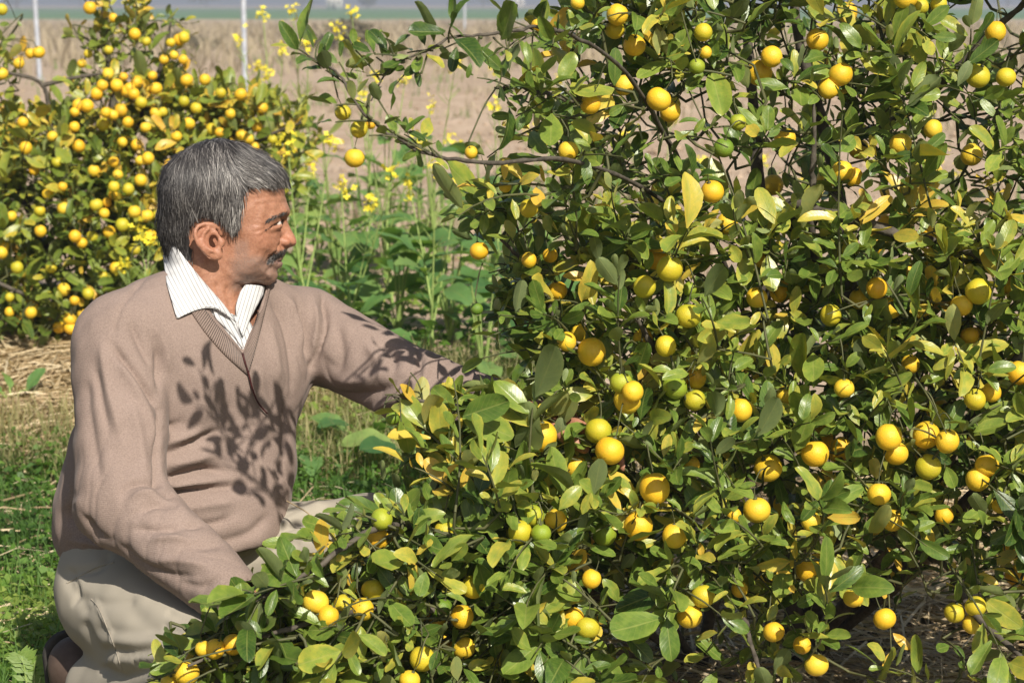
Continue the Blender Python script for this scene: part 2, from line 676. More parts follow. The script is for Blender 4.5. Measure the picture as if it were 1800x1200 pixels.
def blades(n, sampler, hmin, hmax, wid, lean, tint_fn, seg=2):
    """upright tapering blades: returns Buf"""
    P = sampler(n)
    n = len(P)
    h = rng.uniform(hmin, hmax, n)
    az = rng.uniform(0, 2 * np.pi, n)
    dr = np.stack([np.cos(az), np.sin(az), np.zeros(n)], 1) * (rng.uniform(0, lean, n) * h)[:, None]
    sd = np.stack([-np.sin(az + rng.normal(0, .8, n)), np.cos(az), np.zeros(n)], 1)
    sd = unit(sd) * (wid * rng.uniform(.6, 1.4, n))[:, None]
    mid = P + dr * .35 + A([0, 0, 1]) * (h * .6)[:, None]
    tip = P + dr + A([0, 0, 1]) * h[:, None]
    v = np.stack([P - sd, P + sd, mid + sd * .75, mid - sd * .75, tip], 1).reshape(-1, 3)
    k = np.arange(n)[:, None] * 5
    f = np.concatenate([k + A([0, 1, 2]), k + A([0, 2, 3]), k + A([3, 2, 4])])
    uv = np.tile(A([[-1, 0], [1, 0], [1, .6], [-1, .6], [0, 1.]]), (n, 1))
    b = Buf()
    b.add(v, f, uv, np.repeat(tint_fn(P), 5))
    return b


def strip_sampler(x0, x1, y0, y1, pw=1.0):
    def s(n):
        y = y0 + (y1 - y0) * rng.random(n) ** pw
        x = (x0 + (x1 - x0) * rng.random(n)) * y / y1
        return np.stack([x, y, gz(x, y)], 1)
    return s


bd = blades(15000, strip_sampler(-32, 32, 36, 110, .75), .12, .55, .03, .8, lambda P: np.clip(.5 + .3 * vnoise(P, .05, 3) + rng.normal(0, .12, len(P)), 0, 1))
o = link('dry_grass', bd.mesh('dry_grass'), None, M_dry)
tag(o, 'band of tall dry grass along the far edge of the soil', kind='stuff')

M_shrub = leaf_mat('scrub_leaf', [(0, (.09, .08, .05)), (.5, (.19, .165, .10)), (1, (.27, .24, .14))], (.2, .18, .12, 1), .8, .2, 0)


def blob_foliage(c, r, n, size, tint0, seed):
    rr = np.random.default_rng(seed)
    u = unit(rr.normal(size=(n, 3)))
    cl = unit(rr.normal(size=(9, 3))) * rr.uniform(.35, .75, (9, 1))
    pick = rr.integers(0, 9, n)
    p = (cl[pick] + u * (rr.random((n, 1)) ** .4) * .5) * A(r)
    a = unit(rr.normal(size=(n, 3)))
    b = unit(np.cross(a, rr.normal(size=(n, 3))))
    s = size * rr.uniform(.6, 1.3, (n, 1))
    v = np.stack([p - a * s, p + b * s * .45, p + a * s, p - b * s * .45], 1) + A(c)
    uv = np.tile(A([[0, 0], [1, .5], [0, 1], [-1, .5]]), (n, 1))
    B = Buf()
    B.add(v.reshape(-1, 3), np.arange(4 * n).reshape(-1, 4), uv, np.repeat(np.clip(tint0 + rr.normal(0, .15, n), 0, 1), 4))
    return B


def scrub(px, py, w, h, label, seed):
    P, d = ground_at(px, py)
    root = empty('dry_shrub', P)
    link('foliage', blob_foliage(P + A([0, 0, h * .5]), (w, w * .6, h * .6), 900, .09, .45, seed).mesh('foliage'), root, M_shrub)
    B = Buf()
    for k in range(7):
        a = k * .9
        v, f = tube(spline([P, P + A([.2 * w * math.cos(a), .2 * w * math.sin(a), h * .4]), P + A([.6 * w * math.cos(a), .5 * w * math.sin(a), h * .9])], 6), [.02, .018, .015, .012, .008, .004], 5)
        B.add(v, f)
    link('stem', B.mesh('stem'), root, M_bark)
    tag(root, label, 'shrub', 'dry shrubs at the field edge')


scrub(590, 100, .95, .85, 'brown dry shrub on the field edge above the man\'s head', 11)
scrub(340, 88, .7, .6, 'small brown shrub at the field edge behind the rear citrus bush', 12)
scrub(1560, 82, .9, .8, 'brown shrub far behind the top of the front citrus bush', 13)

# distant trees and houses in the haze
M_far = leaf_mat('far_tree_leaf', [(0, (.05, .075, .03)), (.5, (.09, .12, .05)), (1, (.13, .15, .07))], (.1, .12, .06, 1), .8, .2, 0)
M_ftr = simple_mat('far_trunk', (.10, .08, .06), (.2, .16, .12), 3, .9, 0)


def far_tree(px, dist, h, w, label, seed):
    x = (px - 900) / FPX * dist
    P = A([x, dist, 0.])
    root = empty('distant_tree', P)
    v, f = tube(spline([P, P + A([.1, 0, h * .3]), P + A([-.1, 0, h * .7])], 6), [.3, .26, .22, .18, .12, .06], 6)
    link('trunk', mesh_np('trunk', v, f), root, M_ftr)
    link('crown', blob_foliage(P + A([0, 0, h * .58]), (w, w, h * .55), 700, h * .055, .5, seed).mesh('crown'), root, M_far)
    tag(root, label, 'tree', 'trees on the hazy horizon')


FT = [(40, 520, 7, 5, 'hazy horizon tree at the far left edge behind the slim grey post'),
      (150, 700, 8, 8, 'hazy horizon tree over the tip of the rear citrus bush'),
      (255, 560, 6, 6, 'hazy horizon tree just right of the rear bush tip'),
      (370, 640, 8, 7, 'hazy horizon tree left of the blue grey post'),
      (535, 600, 7, 7, 'hazy horizon tree just left of the small white house'),
      (650, 480, 7.5, 4, 'narrow dark horizon tree right of the small white house'),
      (790, 560, 7, 7, 'broad hazy horizon tree above the arching branch'),
      (850, 620, 8, 8, 'hazy horizon tree touching the broad one above the arching branch'),
      (1010, 640, 7, 7, 'hazy horizon tree above the bent foot post'),
      (1180, 600, 8, 8, 'hazy horizon tree behind the middle top of the front bush'),
      (1480, 560, 7, 8, 'hazy horizon tree behind the right half of the front bush'),
      (1760, 600, 7, 8, 'hazy horizon tree near the top right corner')]
for i, t in enumerate(FT):
    far_tree(*t, 100 + i)

M_white = simple_mat('lime_wash', (.70, .68, .64), (.82, .80, .76), 2, .9, 0)
M_roof = simple_mat('dull_roof', (.30, .16, .12), (.42, .25, .19), 2, .9, 0)
M_dark = simple_mat('dark_opening', (.03, .03, .03), (.06, .055, .05), 2, .6, 0)


def box(c, s):
    c, s = A(c, float), A(s, float) / 2
    v = A([[x, y, z] for x in (-1, 1) for y in (-1, 1) for z in (-1, 1)]) * s + c
    f = A([[0, 1, 3, 2], [4, 6, 7, 5], [0, 4, 5, 1], [2, 3, 7, 6], [0, 2, 6, 4], [1, 5, 7, 3]])
    return v, f


def house(px, dist, w, h, label):
    x = (px - 900) / FPX * dist
    P = A([x, dist, 0.])
    root = empty('distant_house', P)
    link('wall', mesh_np('wall', *box(P + A([0, 0, h / 2]), (w, w * .8, h)), smooth=False), root, M_white)
    v = A([[-w * .56, -w * .46, h + .003], [w * .56, -w * .46, h + .003], [w * .56, w * .46, h + .003], [-w * .56, w * .46, h + .003], [-w * .56, 0, h * 1.4], [w * .56, 0, h * 1.4]]) + P
    B = Buf()
    B.add(v, A([[0, 1, 5, 4], [2, 3, 4, 5], [0, 3, 2, 1]]))
    B.add(v, A([[0, 4, 3], [1, 2, 5]]))
    link('roof', B.mesh('roof', False), root, M_roof)
    link('door', mesh_np('door', *box(P + A([0, -w * .4 - .02, h * .35]), (w * .14, .1, h * .7)), smooth=False), root, M_dark)
    for s in (-1, 1):
        link('window', mesh_np('window', *box(P + A([s * w * .3, -w * .4 - .02, h * .58]), (w * .14, .1, h * .3)), smooth=False), root, M_dark)
    tag(root, label, 'house', 'houses on the hazy horizon')


house(592, 430, 3.2, 2.2, 'tiny white house on the horizon between two hazy trees')
house(905, 520, 4.5, 2.4, 'tiny pale house on the horizon beside the front bush')

# blue haze over the fields
hb = A([[x, y, z] for x in (-2600., 2600) for y in (-40., 3300) for z in (-1.2, 16.)])
hf = A([[0, 1, 3, 2], [4, 6, 7, 5], [0, 4, 5, 1], [2, 3, 7, 6], [0, 2, 6, 4], [1, 5, 7, 3]])
hm = bpy.data.materials.new('haze_air')
hm.use_nodes = True
hm.node_tree.nodes.clear()
ho = hm.node_tree.nodes.new('ShaderNodeOutputMaterial')
hv = hm.node_tree.nodes.new('ShaderNodeVolumePrincipled')
hv.inputs['Color'].default_value = (.80, .86, 1.0, 1)
hv.inputs['Density'].default_value = .0022
hv.inputs['Anisotropy'].default_value = .2
hm.node_tree.links.new(hv.outputs[0], ho.inputs['Volume'])
USE_HAZE = True
if USE_HAZE:
    hz = link('haze', mesh_np('haze', hb, hf, False), None, hm)
    tag(hz, 'pale bluish haze over the far fields', kind='stuff')

# ------------------------------------------------------------------ the person
ROOT_P = V(330, 1150, 3.35)
ROOT_P[2] = 0
person = empty('person', ROOT_P)
tag(person, 'grey haired man in taupe sweater crouching and reaching into the front citrus bush', 'person')

# head frame: X to the picture's right, Y away from the camera, Z up
HD = 3.40
HC = V(385, 380, HD)
HY = unit(HC - CAM)
HX = unit(np.cross(HY, A([0, 0, 1.])))
HZ = np.cross(HX, HY)
HS = HD / FPX
HROT = np.stack([HX, HY, HZ], 1)      # columns


def hl(px, py, y=0.):
    """head-frame point from picture coordinates and sideways offset in metres"""
    return A([(px - 385) * HS, y, (380 - py) * HS])


def to_head(P):
    return (P - HC) @ HROT


def from_head(q):
    return HC + q @ HROT.T


BASE_PROF = [(298, 428), (291, 378), (291, 332), (301, 298), (327, 275), (358, 260), (389, 255), (425, 263), (462, 281), (486, 301), (498, 320), (503, 338), (506.5, 358), (506.5, 371),
             (501, 386), (497, 402), (496, 420), (498, 434), (500, 441), (497.5, 449), (493, 455), (489.5, 460), (492, 464.5), (489, 470), (484.5, 476), (486, 486), (481.5, 497), (470, 503),
             (446, 501), (415, 497), (385, 492), (345, 480)]
NOSE_PROF = [(499, 382), (503.5, 390), (508.5, 401), (515, 414), (520, 424), (520, 430), (515.5, 435), (507, 437), (499, 440), (486, 432), (488, 400), (494, 385)]


def head_base(q):
    """skull and face without nose, ears; q in head frame"""
    y = np.abs(q[:, 1])
    x, z = q[:, 0], q[:, 2]
    px, py = x / HS + 385, 380 - z / HS
    p = np.stack([x, y, z], 1)
    d = ellip(p, hl(387, 340), (.103, .078, .088))
    d = smin(d, ellip(p, hl(436, 405), (.068, .0655, .085)), .03)
    d = smin(d, ellip(p, hl(430, 462), (.060, .054, .040)), .03)
    d = smin(d, ellip(p, hl(462, 486), (.026, .026, .019)), .02)
    d = smin(d, ellip(p, hl(460, 413, .044), (.020, .015, .014)), .028)     # cheekbone
    kk = 7.5 + 6 * sstep(425, 470, py) * sstep(430, 470, px)
    prof = sd_poly(px, py, BASE_PROF) * HS + kk * y * y * sstep(380, 470, px) + 4 * y * y * (1 - sstep(330, 400, px))
    return smax(d, prof, .010)


EAR_RIM = [(389, 410), (384, 398), (373, 391.5), (360, 390), (348, 394), (342, 403), (342, 414), (347, 426), (355, 437), (364, 446), (373, 453)]
EAR_RIM = [(366 + (a - 366) * .92, 423 + (b - 423) * .92) for a, b in EAR_RIM]
EAR_Y = [.068, .074, .080, .084, .087, .089, .090, .089, .087, .084, .081]
ANTI = [(366, 402), (359, 408), (355, 418), (358, 429), (366, 437), (375, 441)]


def head_sdf(q):
    y = np.abs(q[:, 1])
    p = np.stack([q[:, 0], y, q[:, 2]], 1)
    px, py = p[:, 0] / HS + 385, 380 - p[:, 2] / HS
    d = head_base(q)
    # brow ridge, temples
    d = smin(d, chain(p, [hl(502, 374, .010), hl(495, 376, .030), hl(478, 383, .048)], [.006, .0065, .005]), .012)
    # eye socket and eyeball with lids
    d = smax(d, -ellip(p, hl(497, 392, .031), (.012, .017, .0085)), .012)
    lid = ellip(p, hl(481.5, 396.0, .0315), (.0125, .0150, .0105))
    slit = chain(p, [hl(499, 389, .020), hl(496, 391.5, .034), hl(480, 400, .049)], [.0026, .0032, .0020])
    lid = smax(lid, -slit, .002)
    d = smin(d, lid, .009)
    d = smax(d, -chain(p, [hl(500, 388, .018), hl(495, 391, .035), hl(482, 397.5, .0475), hl(466, 404.5, .055)], [.0024, .0030, .0024, .0014]), .0018)
    # nose
    wn = np.interp(py, [380, 400, 415, 427, 434, 440], [.0075, .0085, .0110, .0135, .0130, .012])
    ns = smax(sd_poly(px, py, NOSE_PROF) * HS + 55 * y * y * sstep(440, 380, py) * 0 + 38 * y * y, y - wn, .007)
    d = smin(d, ns, .008)
    d = smin(d, ellip(p, hl(497.5, 427, .0150), (.0095, .0060, .0075)), .004)        # wing
    d = smax(d, -ellip(p, hl(507, 437, .007), (.0055, .0032, .0035)), .003)          # nostril
    d = smax(d, -chain(p, [hl(489, 420, .0215), hl(489, 431, .022), hl(496, 437, .018)], [.0015, .002, .001]), .006)
    # cheek fold, mouth
    d = smax(d, -chain(p, [hl(486, 433, .030), hl(474, 447, .036), hl(466, 462, .038)], [.0003, .0009, .0003]), .010)
    d = smin(d, chain(p, [hl(490, 455.5, 0), hl(486, 457, .012), hl(473, 463, .026)], [.0045, .0045, .0015]), .006)
    d = smin(d, chain(p, [hl(488.5, 465.5, 0), hl(484, 465.5, .012), hl(473, 465, .025)], [.0052, .0048, .0015]), .006)
    d = smax(d, -chain(p, [hl(494, 460.3, 0), hl(488, 461.5, .014), hl(467, 466.5, .029)], [.0012, .0014, .0014]), .003)
    # ear
    e = ellip(p, hl(366, 421, .0805), (.0198, .0038, .0255), EAR_ROT)
    e = smax(e, -ellip(p, hl(374, 423, .0920), (.0095, .0170, .0130)), .004)
    rim = chain(p, [hl(a[0], a[1], b) for a, b in zip(EAR_RIM, EAR_Y)], [.0036] * len(EAR_RIM))
    e = smin(e, rim, .004)
    e = smin(e, chain(p, [hl(a[0], a[1], .0865) for a in ANTI], [.0028, .0032, .0034, .0034, .003, .002]), .004)
    e = smin(e, ellip(p, hl(380.5, 447, .0795), (.0088, .0048, .0088)), .005)
    e = smin(e, ellip(p, hl(389, 425, .0765), (.0050, .0062, .0068)), .005)
    d = smin(d, e, .006)
    # neck with throat
    d = smin(d, cone(q, hl(350, 425), hl(366, 575), .0535, .060), .028)
    d = smin(d, ellip(p, hl(412, 520), (.010, .011, .018)), .02)
    d = smin(d, chain(p, [hl(355, 465, .047), hl(380, 520, .035), hl(396, 560, .012)], [.008, .008, .007]), .012)   # neck muscle
    return d


_a = math.radians(-30)
EAR_ROT = A([[math.cos(_a), 0, math.sin(_a)], [0, 1, 0], [-math.sin(_a), 0, math.cos(_a)]])

# joints
RS, RE, RW = V(214, 602, 3.30), V(212, 880, 3.20), V(402, 1042, 3.07)
LS, LE, LW = V(534, 583, 3.56), V(738, 686, 3.44), V(905, 726, 3.36)
NB = V(385, 545, 3.42)


def hand_chains(w, fwd, palm_n, side):
    """five finger chains rooted in the palm; returns list of (pts, radii)"""
    fwd, n = unit(fwd), unit(palm_n)
    s = unit(np.cross(n, fwd)) * side
    out = [([w, w + fwd * .045], [.026, .030])]
    for k, (off, L) in enumerate([(-.030, .068), (-.010, .078), (.011, .072), (.031, .056)]):
        b0 = w + fwd * .05 + s * off * .7
        b = w + fwd * .092 + s * off
        m = b + fwd * L * .45 + n * L * (.14 + .05 * k)
        m2 = m + fwd * L * .28 + n * L * .24
        t = m2 + fwd * L * .10 + n * L * .26
        out.append(([b0, b, m, m2, t], [.0125, .0105, .0092, .0085, .0072]))
    b = w + fwd * .030 - s * .026
    out.append(([b, b + fwd * .030 - s * .024 + n * .012, b + fwd * .058 - s * .028 + n * .026, b + fwd * .078 - s * .020 + n * .036], [.016, .0125, .0105, .0085]))
    return out


_rf = unit(RW - RE)
_lf = unit(LW - LE)
HANDS = hand_chains(RW + _rf * .035, unit(_rf + A([.1, -.1, -.55])), A([.25, -.5, -.8]), 1) + hand_chains(LW + _lf * .035, unit(_lf + A([.2, -.15, .05])), A([.1, -.35, -.9]), -1)


def body_sdf(P):
    q = to_head(P)
    d = np.full(len(P), 1e3)
    m = (q[:, 2] > -.235) & (np.abs(q[:, 1]) < .2) & (np.abs(q[:, 0]) < .24)
    if m.any():
        d[m] = head_sdf(q[m])
    a = cone(P, NB + A([0, 0, -.03]), RS + A([.03, 0, -.02]), .05, .045)
    a = smin(a, cone(P, NB + A([0, 0, -.03]), LS + A([-.03, 0, -.02]), .05, .045), .03)
    a = smin(a, cone(P, RS, RE, .046, .038), .02)
    a = smin(a, cone(P, RE, RW + _rf * .05, .038, .025), .02)
    a = smin(a, cone(P, LS, LE, .046, .038), .02)
    a = smin(a, cone(P, LE, LW + _lf * .05, .038, .025), .02)
    h = np.full(len(P), 1e3)
    for pts, rad in HANDS:
        h = smin(h, chain(P, pts, rad), .007)
    a = smin(a, h, .010)
    return smin(d, a, .02)


bv, bf = sdf_mesh(body_sdf, V(120, 1130, 3.0) * A([1, 0, 1]) + A([-.05, 2.78, -.12]), A([.17, 3.85, 1.12]), .0023, 5)
bv = relax(bv, bf, 1, .4)
bn = vnormals(bv, bf)
_q = to_head(bv)
_x, _y = _q[:, 0] / HS + 385, 380 - _q[:, 2] / HS
_d = np.zeros(len(bv))
for pl, wd, am in [([(464, 402), (446, 408)], 2.2, -.0012), ([(464, 397), (445, 395)], 2.2, -.0010), ([(466, 408), (451, 419)], 2.2, -.0010), ([(501, 346), (478, 346), (446, 352)], 2.6, -.0009), ([(502, 357), (480, 357), (450, 362)], 2.6, -.0008),
                   ([(491, 436), (481, 447), (472, 460)], 3.6, -.0005), ([(494, 405), (480, 411), (468, 411)], 2.6, -.0014), ([(458, 432), (450, 450), (450, 470)], 5.5, -.0007), ([(474, 470), (464, 480), (466, 492)], 3.5, -.0016),
                   ([(484, 400), (470, 404)], 3.0, .0010), ([(392, 470), (410, 490), (440, 498)], 5, .0012), ([(395, 505), (400, 535)], 4, -.002), ([(378, 500), (386, 530)], 4, -.0018)]:
    _d += am * np.exp(-(seg_dist(_x, _y, pl) / wd) ** 2)
bv = bv + bn * (np.where(_q[:, 2] > -.2, _d, 0) + .0004 * vnoise(bv, 45, 71))[:, None]
# skin tone: cheeks, lips, stubble, ears as pigment
q = to_head(bv)
hx, hy = q[:, 0] / HS + 385, 380 - q[:, 2] / HS
ya = np.abs(q[:, 1])
stub = sstep(447, 462, hy + 6 * vnoise(bv, 12, 5)) * sstep(392, 418, hx) * (1 - sstep(503, 520, hy))
stub = np.maximum(stub, .7 * sstep(405, 415, hx) * (1 - sstep(430, 440, hx)) * sstep(415, 430, hy) * (1 - sstep(500, 512, hy)))
lips = (1 - sstep(2.0, 5.0, seg_dist(hx, hy, [(493, 461), (470, 462)]))) * sstep(.001, .004, .032 - ya)
red = np.exp(-((hx - 366) ** 2 + (hy - 421) ** 2) / 900) * .45 + np.exp(-((hx - 508) ** 2 + (hy - 424) ** 2) / 260) * .6 + .35 * np.exp(-((hx - 462) ** 2 + (hy - 420) ** 2) / 500)
inhead = q[:, 2] > -.2
bm = mesh_np('body', bv, bf)
add_attr(bm, 'stubble', np.where(inhead, stub, 0))
add_attr(bm, 'lips', np.where(inhead, lips, 0))
add_attr(bm, 'ruddy', np.where(inhead, red, .2))


def skin_mat():
    m, nt, b, o = new_mat('weathered_skin')
    tc = node(nt, 'TexCoord')
    n1 = noise(nt, tc.outputs['Object'], 22, 4)
    n2 = noise(nt, tc.outputs['Object'], 240, 3, .7)
    n3 = noise(nt, tc.outputs['Object'], 900, 2, .7)
    c = ramp(nt, n1, [(.3, (.33, .152, .090)), (.7, (.42, .205, .128))])
    c = mixc(nt, .30, c, ramp(nt, n2, [(.35, (.26, .115, .07)), (.65, (.58, .31, .20))]))
    c = mixc(nt, math_n(nt, 'MULTIPLY', attr(nt, 'ruddy'), .45), c, (.54, .19, .115, 1))
    c = mixc(nt, math_n(nt, 'MULTIPLY', attr(nt, 'lips'), .65), c, (.27, .10, .085, 1))
    st = math_n(nt, 'MULTIPLY', attr(nt, 'stubble'), math_n(nt, 'ADD', .34, math_n(nt, 'MULTIPLY', math_n(nt, 'GREATER_THAN', n3, .52), .34)))
    c = mixc(nt, st, c, (.24, .20, .18, 1))
    nt.links.new(c, b.inputs['Base Color'])
    b.inputs['Roughness'].default_value = .48
    b.inputs['Specular IOR Level'].default_value = .4
    b.inputs['Subsurface Weight'].default_value = .10
    b.inputs['Subsurface Radius'].default_value = (.006, .0025, .0012)
    bump(nt, b, math_n(nt, 'ADD', math_n(nt, 'MULTIPLY', n2, .9), n1), .5, .002)
    return m


M_skin = skin_mat()
link('body', bm, person, M_skin)

# eyes
M_eye = simple_mat('eye_white', (.55, .48, .43), (.62, .55, .50), 60, .2, 0)
M_iris = simple_mat('dark_iris', (.02, .012, .008), (.03, .02, .012), 60, .1, 0)


def sphere(c, r, nu=16, nv=12, rot=None):
    th = np.linspace(0, np.pi, nv + 1)[1:-1]
    ph = np.linspace(0, 2 * np.pi, nu, endpoint=False)
    t, p = np.meshgrid(th, ph, indexing='ij')
    v = np.stack([np.sin(t) * np.cos(p), np.sin(t) * np.sin(p), np.cos(t)], -1).reshape(-1, 3)
    v = np.vstack([v, [[0, 0, 1], [0, 0, -1]]]) * r
    i, j = np.meshgrid(np.arange(nv - 2), np.arange(nu), indexing='ij')
    j2 = (j + 1) % nu
    f4 = np.stack([i * nu + j, (i + 1) * nu + j, (i + 1) * nu + j2, i * nu + j2], -1).reshape(-1, 4)
    N = nu * (nv - 1)
    jj = np.arange(nu)
    t1 = np.stack([np.full(nu, N), jj, (jj + 1) % nu, (jj + 1) % nu], -1)
    k = (nv - 2) * nu
    t2 = np.stack([np.full(nu, N + 1), k + (jj + 1) % nu, k + jj, k + jj], -1)
    f3 = np.concatenate([t1[:, :3], t2[:, :3]])
    B = Buf()
    if rot is not None:
        v = v @ rot.T
    B.add(v + A(c), f4)
    B.f3.append(f3)
    return B


for s in (-1, 1):
    ec = from_head(hl(481.8, 395.8, .0315 * s))
    eo = link('eye', sphere(ec, .0104).mesh('eye'), person, M_eye)
    ic = from_head(hl(481.8, 395.8, .0315 * s) + A([.0078, .002 * -s, .0010]))
    link('iris', sphere(ic, .0048, 12, 8).mesh('iris'), eo, M_iris)

# ---- hair: a cap and combed strands
HAIR_CUT = [(240, 432), (235, 300), (270, 200), (400, 180), (520, 240), (530, 325), (500, 331), (474, 338), (447, 335), (434, 338), (432, 358), (426, 380), (425, 402), (414, 419), (402, 416),
            (394, 404), (384, 394), (362, 386), (345, 391), (336, 404), (338, 425), (346, 444), (346, 462), (330, 466), (300, 452), (240, 446)]


def cap_vol(q):
    px, py = q[:, 0] / HS + 385, 380 - q[:, 2] / HS
    t = .0085 + .004 * np.exp(-((px - 487) ** 2 + (py - 312) ** 2) / 500) - .007 * sstep(405, 455, py)
    return smin(head_base(q), cone(q, hl(350, 425), hl(366, 575), .0535, .060), .028) - t


def cap_sdf(P):
    q = to_head(P)
    px, py = q[:, 0] / HS + 385, 380 - q[:, 2] / HS
    return smax(cap_vol(q), (sd_poly(px, py, HAIR_CUT) + 2.5 + 2.5 * vnoise(P, 60, 61)) * HS, .014)


cv, cf = sdf_mesh(cap_sdf, HC - A([.135, .12, .085]), HC + A([.14, .12, .15]), .0032, 4)
cn = vnormals(cv, cf)


def hair_mat():
    m, nt, b, o = new_mat('grey_hair')
    t = attr(nt, 'tint')
    c = ramp(nt, t, [(0, (.012, .011, .012)), (.35, (.045, .041, .041)), (.6, (.14, .13, .125)), (.8, (.34, .32, .30)), (1, (.60, .58, .55))])
    nt.links.new(c, b.inputs['Base Color'])
    b.inputs['Roughness'].default_value = .42
    b.inputs['Specular IOR Level'].default_value = .5
    return m


M_hair = hair_mat()
hair = link('hair', mesh_np('hair', cv, cf, True, None, np.full(len(cv), .22)), person, M_hair)


def cap_grad(q):
    e = .0015
    g = np.stack([cap_vol(q + A([e, 0, 0])) - cap_vol(q - A([e, 0, 0])), cap_vol(q + A([0, e, 0])) - cap_vol(q - A([0, e, 0])), cap_vol(q + A([0, 0, e])) - cap_vol(q - A([0, 0, e]))], 1)
    return unit(g)


def hair_dir(q):
    """combing: sides fall down and slightly back, the front is swept forward"""
    px, py = q[:, 0] / HS + 385, 380 - q[:, 2] / HS
    fr = sstep(405, 450, px + .25 * (330 - py)) * (1 - sstep(325, 350, py))
    crown = 1 - sstep(255, 300, py)
    side = np.sign(q[:, 1])
    down = np.stack([.10 + .25 * sstep(330, 290, px) * 0 - .15 * sstep(300, 360, py), side * .9 * crown, -np.ones(len(q))], 1)
    fwd = np.stack([np.ones(len(q)), side * .35 * crown, -.38 - .35 * sstep(440, 500, px)], 1)
    return unit(down * (1 - fr[:, None]) + fwd * fr[:, None])


qv = to_head(cv)
outer = np.where((np.abs(cap_vol(qv)) < .0035))[0]
NS = 13000
roots = qv[rng.choice(outer, NS)] + rng.normal(0, .0012, (NS, 3))
ck = unit(rng.normal(size=(NS, 3)))
steps = 8
length = rng.uniform(.018, .042, NS) * (1 - .5 * sstep(380, 420, 380 - roots[:, 2] / HS))
pts = np.zeros((NS, steps, 3))
cur = roots - hair_dir(roots) * (length * .35)[:, None]
nrm_s = np.zeros((NS, steps, 3))
lift = rng.uniform(.0002, .0022, NS) + np.where(rng.random(NS) < .05, .004, 0)
wav = rng.normal(0, .16, (NS, 3))
for k in range(steps):
    g = cap_grad(cur)
    dd = cap_vol(cur)
    cur = cur - g * (dd - lift * (.3 + .9 * k / steps))[:, None]
    pts[:, k] = cur
    nrm_s[:, k] = g
    h = hair_dir(cur) + wav
    h = unit(h - g * np.sum(h * g, 1)[:, None])
    cur = cur + h * (length / steps)[:, None]
mp = pts[:, steps // 2]
mpx, mpy = mp[:, 0] / HS + 385, 380 - mp[:, 2] / HS
keep = sd_poly(mpx, mpy, HAIR_CUT) < rng.normal(0, 1.5, NS)
tpx, tpy = pts[:, -1, 0] / HS + 385, 380 - pts[:, -1, 2] / HS
keep &= sd_poly(tpx, tpy, HAIR_CUT) < rng.uniform(2, 9, NS)
pts, nrm_s, mpx, mpy = pts[keep], nrm_s[keep], mpx[keep], mpy[keep]
n = len(pts)
tan = unit(np.gradient(pts, axis=1))
sd_ = unit(np.cross(nrm_s, tan)) * .00034
w = A([.6, 1, 1, 1, 1, .9, .7, .2])[None, :, None] * rng.uniform(.6, 1.3, (n, 1, 1))
vv = np.stack([pts - sd_ * w, pts + nrm_s * .0004, pts + sd_ * w], 2)
vv = from_head(vv.reshape(-1, 3))
k0 = (np.arange(n)[:, None] * steps + np.arange(steps - 1)[None, :]).ravel()[:, None] * 3
ff = np.concatenate([k0 + A([0, 1, 4, 3]), k0 + A([1, 2, 5, 4])])
pale = .10 + .42 * np.exp(-((mpx - 415) ** 2 / 900 + (mpy - 395) ** 2 / 900)) + .40 * np.exp(-((mpx - 455) ** 2 / 900 + (mpy - 320) ** 2 / 300)) + .32 * np.exp(-((mpx - 400) ** 2 / 1800 + (mpy - 320) ** 2 / 1500)) - .12 * sstep(330, 300, mpx) - .10 * sstep(395, 425, mpy) * sstep(370, 350, mpx)
lock = vnoise(from_head(mp[keep]), 26, 4) * .08
st_t = np.clip(.225 + pale * .62 + lock + np.where(rng.random(n) < .30, rng.uniform(.18, .45, n), rng.normal(0, .07, n)), .02, 1)
so = link('hair_strands', mesh_np('hair_strands', vv, ff, True, None, np.repeat(st_t, steps * 3)), hair, M_hair)
so['kind'] = 'stuff'
bvh_body = BVHTree.FromPolygons([tuple(x) for x in bv], [tuple(map(int, x)) for x in bf])


def ray_px(bvh, px, py, dmax=6.0):
    t = V(px, py, 1.0) - CAM
    hit = bvh.ray_cast(Vector(CAM), Vector(unit(t)), dmax)
    return None if hit[0] is None else (A(hit[0]), A(hit[1]))


def tufts(name, poly_pts, cnt, length, dirpx, width, tints, parent, sides=(-1, 1), spread=4.0):
    """short hairs rooted on the skin along a picture polyline, mirrored to the other side"""
    pp = spline(A([(a, b, 0) for a, b in poly_pts]), 60)
    B = Buf()
    for i in range(cnt):
        c = pp[rng.integers(0, 60)] + rng.normal(0, spread * .5, 3) * A([.6, 1, 0])
        h = ray_px(bvh_body, c[0], c[1])
        if h is None:
            continue
        P, N = to_head(h[0][None])[0], h[1] @ HROT
        ang = rng.normal(0, .28)
        dx, dy = dirpx
        dv = A([dx * math.cos(ang) - dy * math.sin(ang), 0, -(dx * math.sin(ang) + dy * math.cos(ang))])
        dv = unit(dv - N * (dv @ N) * .9)
        L = length * rng.uniform(.6, 1.25)
        mid = P + dv * L * .5 + N * L * .22
        tip = P + dv * L + N * L * .18
        sdv = unit(np.cross(dv, N)) * width
        for s in sides:
            m = A([1, -s * 1., 1])
            vs = A([P - sdv, P + sdv, mid + sdv * .8, mid - sdv * .8, tip]) * m
            B.add(from_head(vs), A([[0, 1, 2], [0, 2, 3], [3, 2, 4]]), None, rng.choice(tints))
    o = link(name, B.mesh(name), parent, M_hair)
    o['kind'] = 'stuff'
    return o


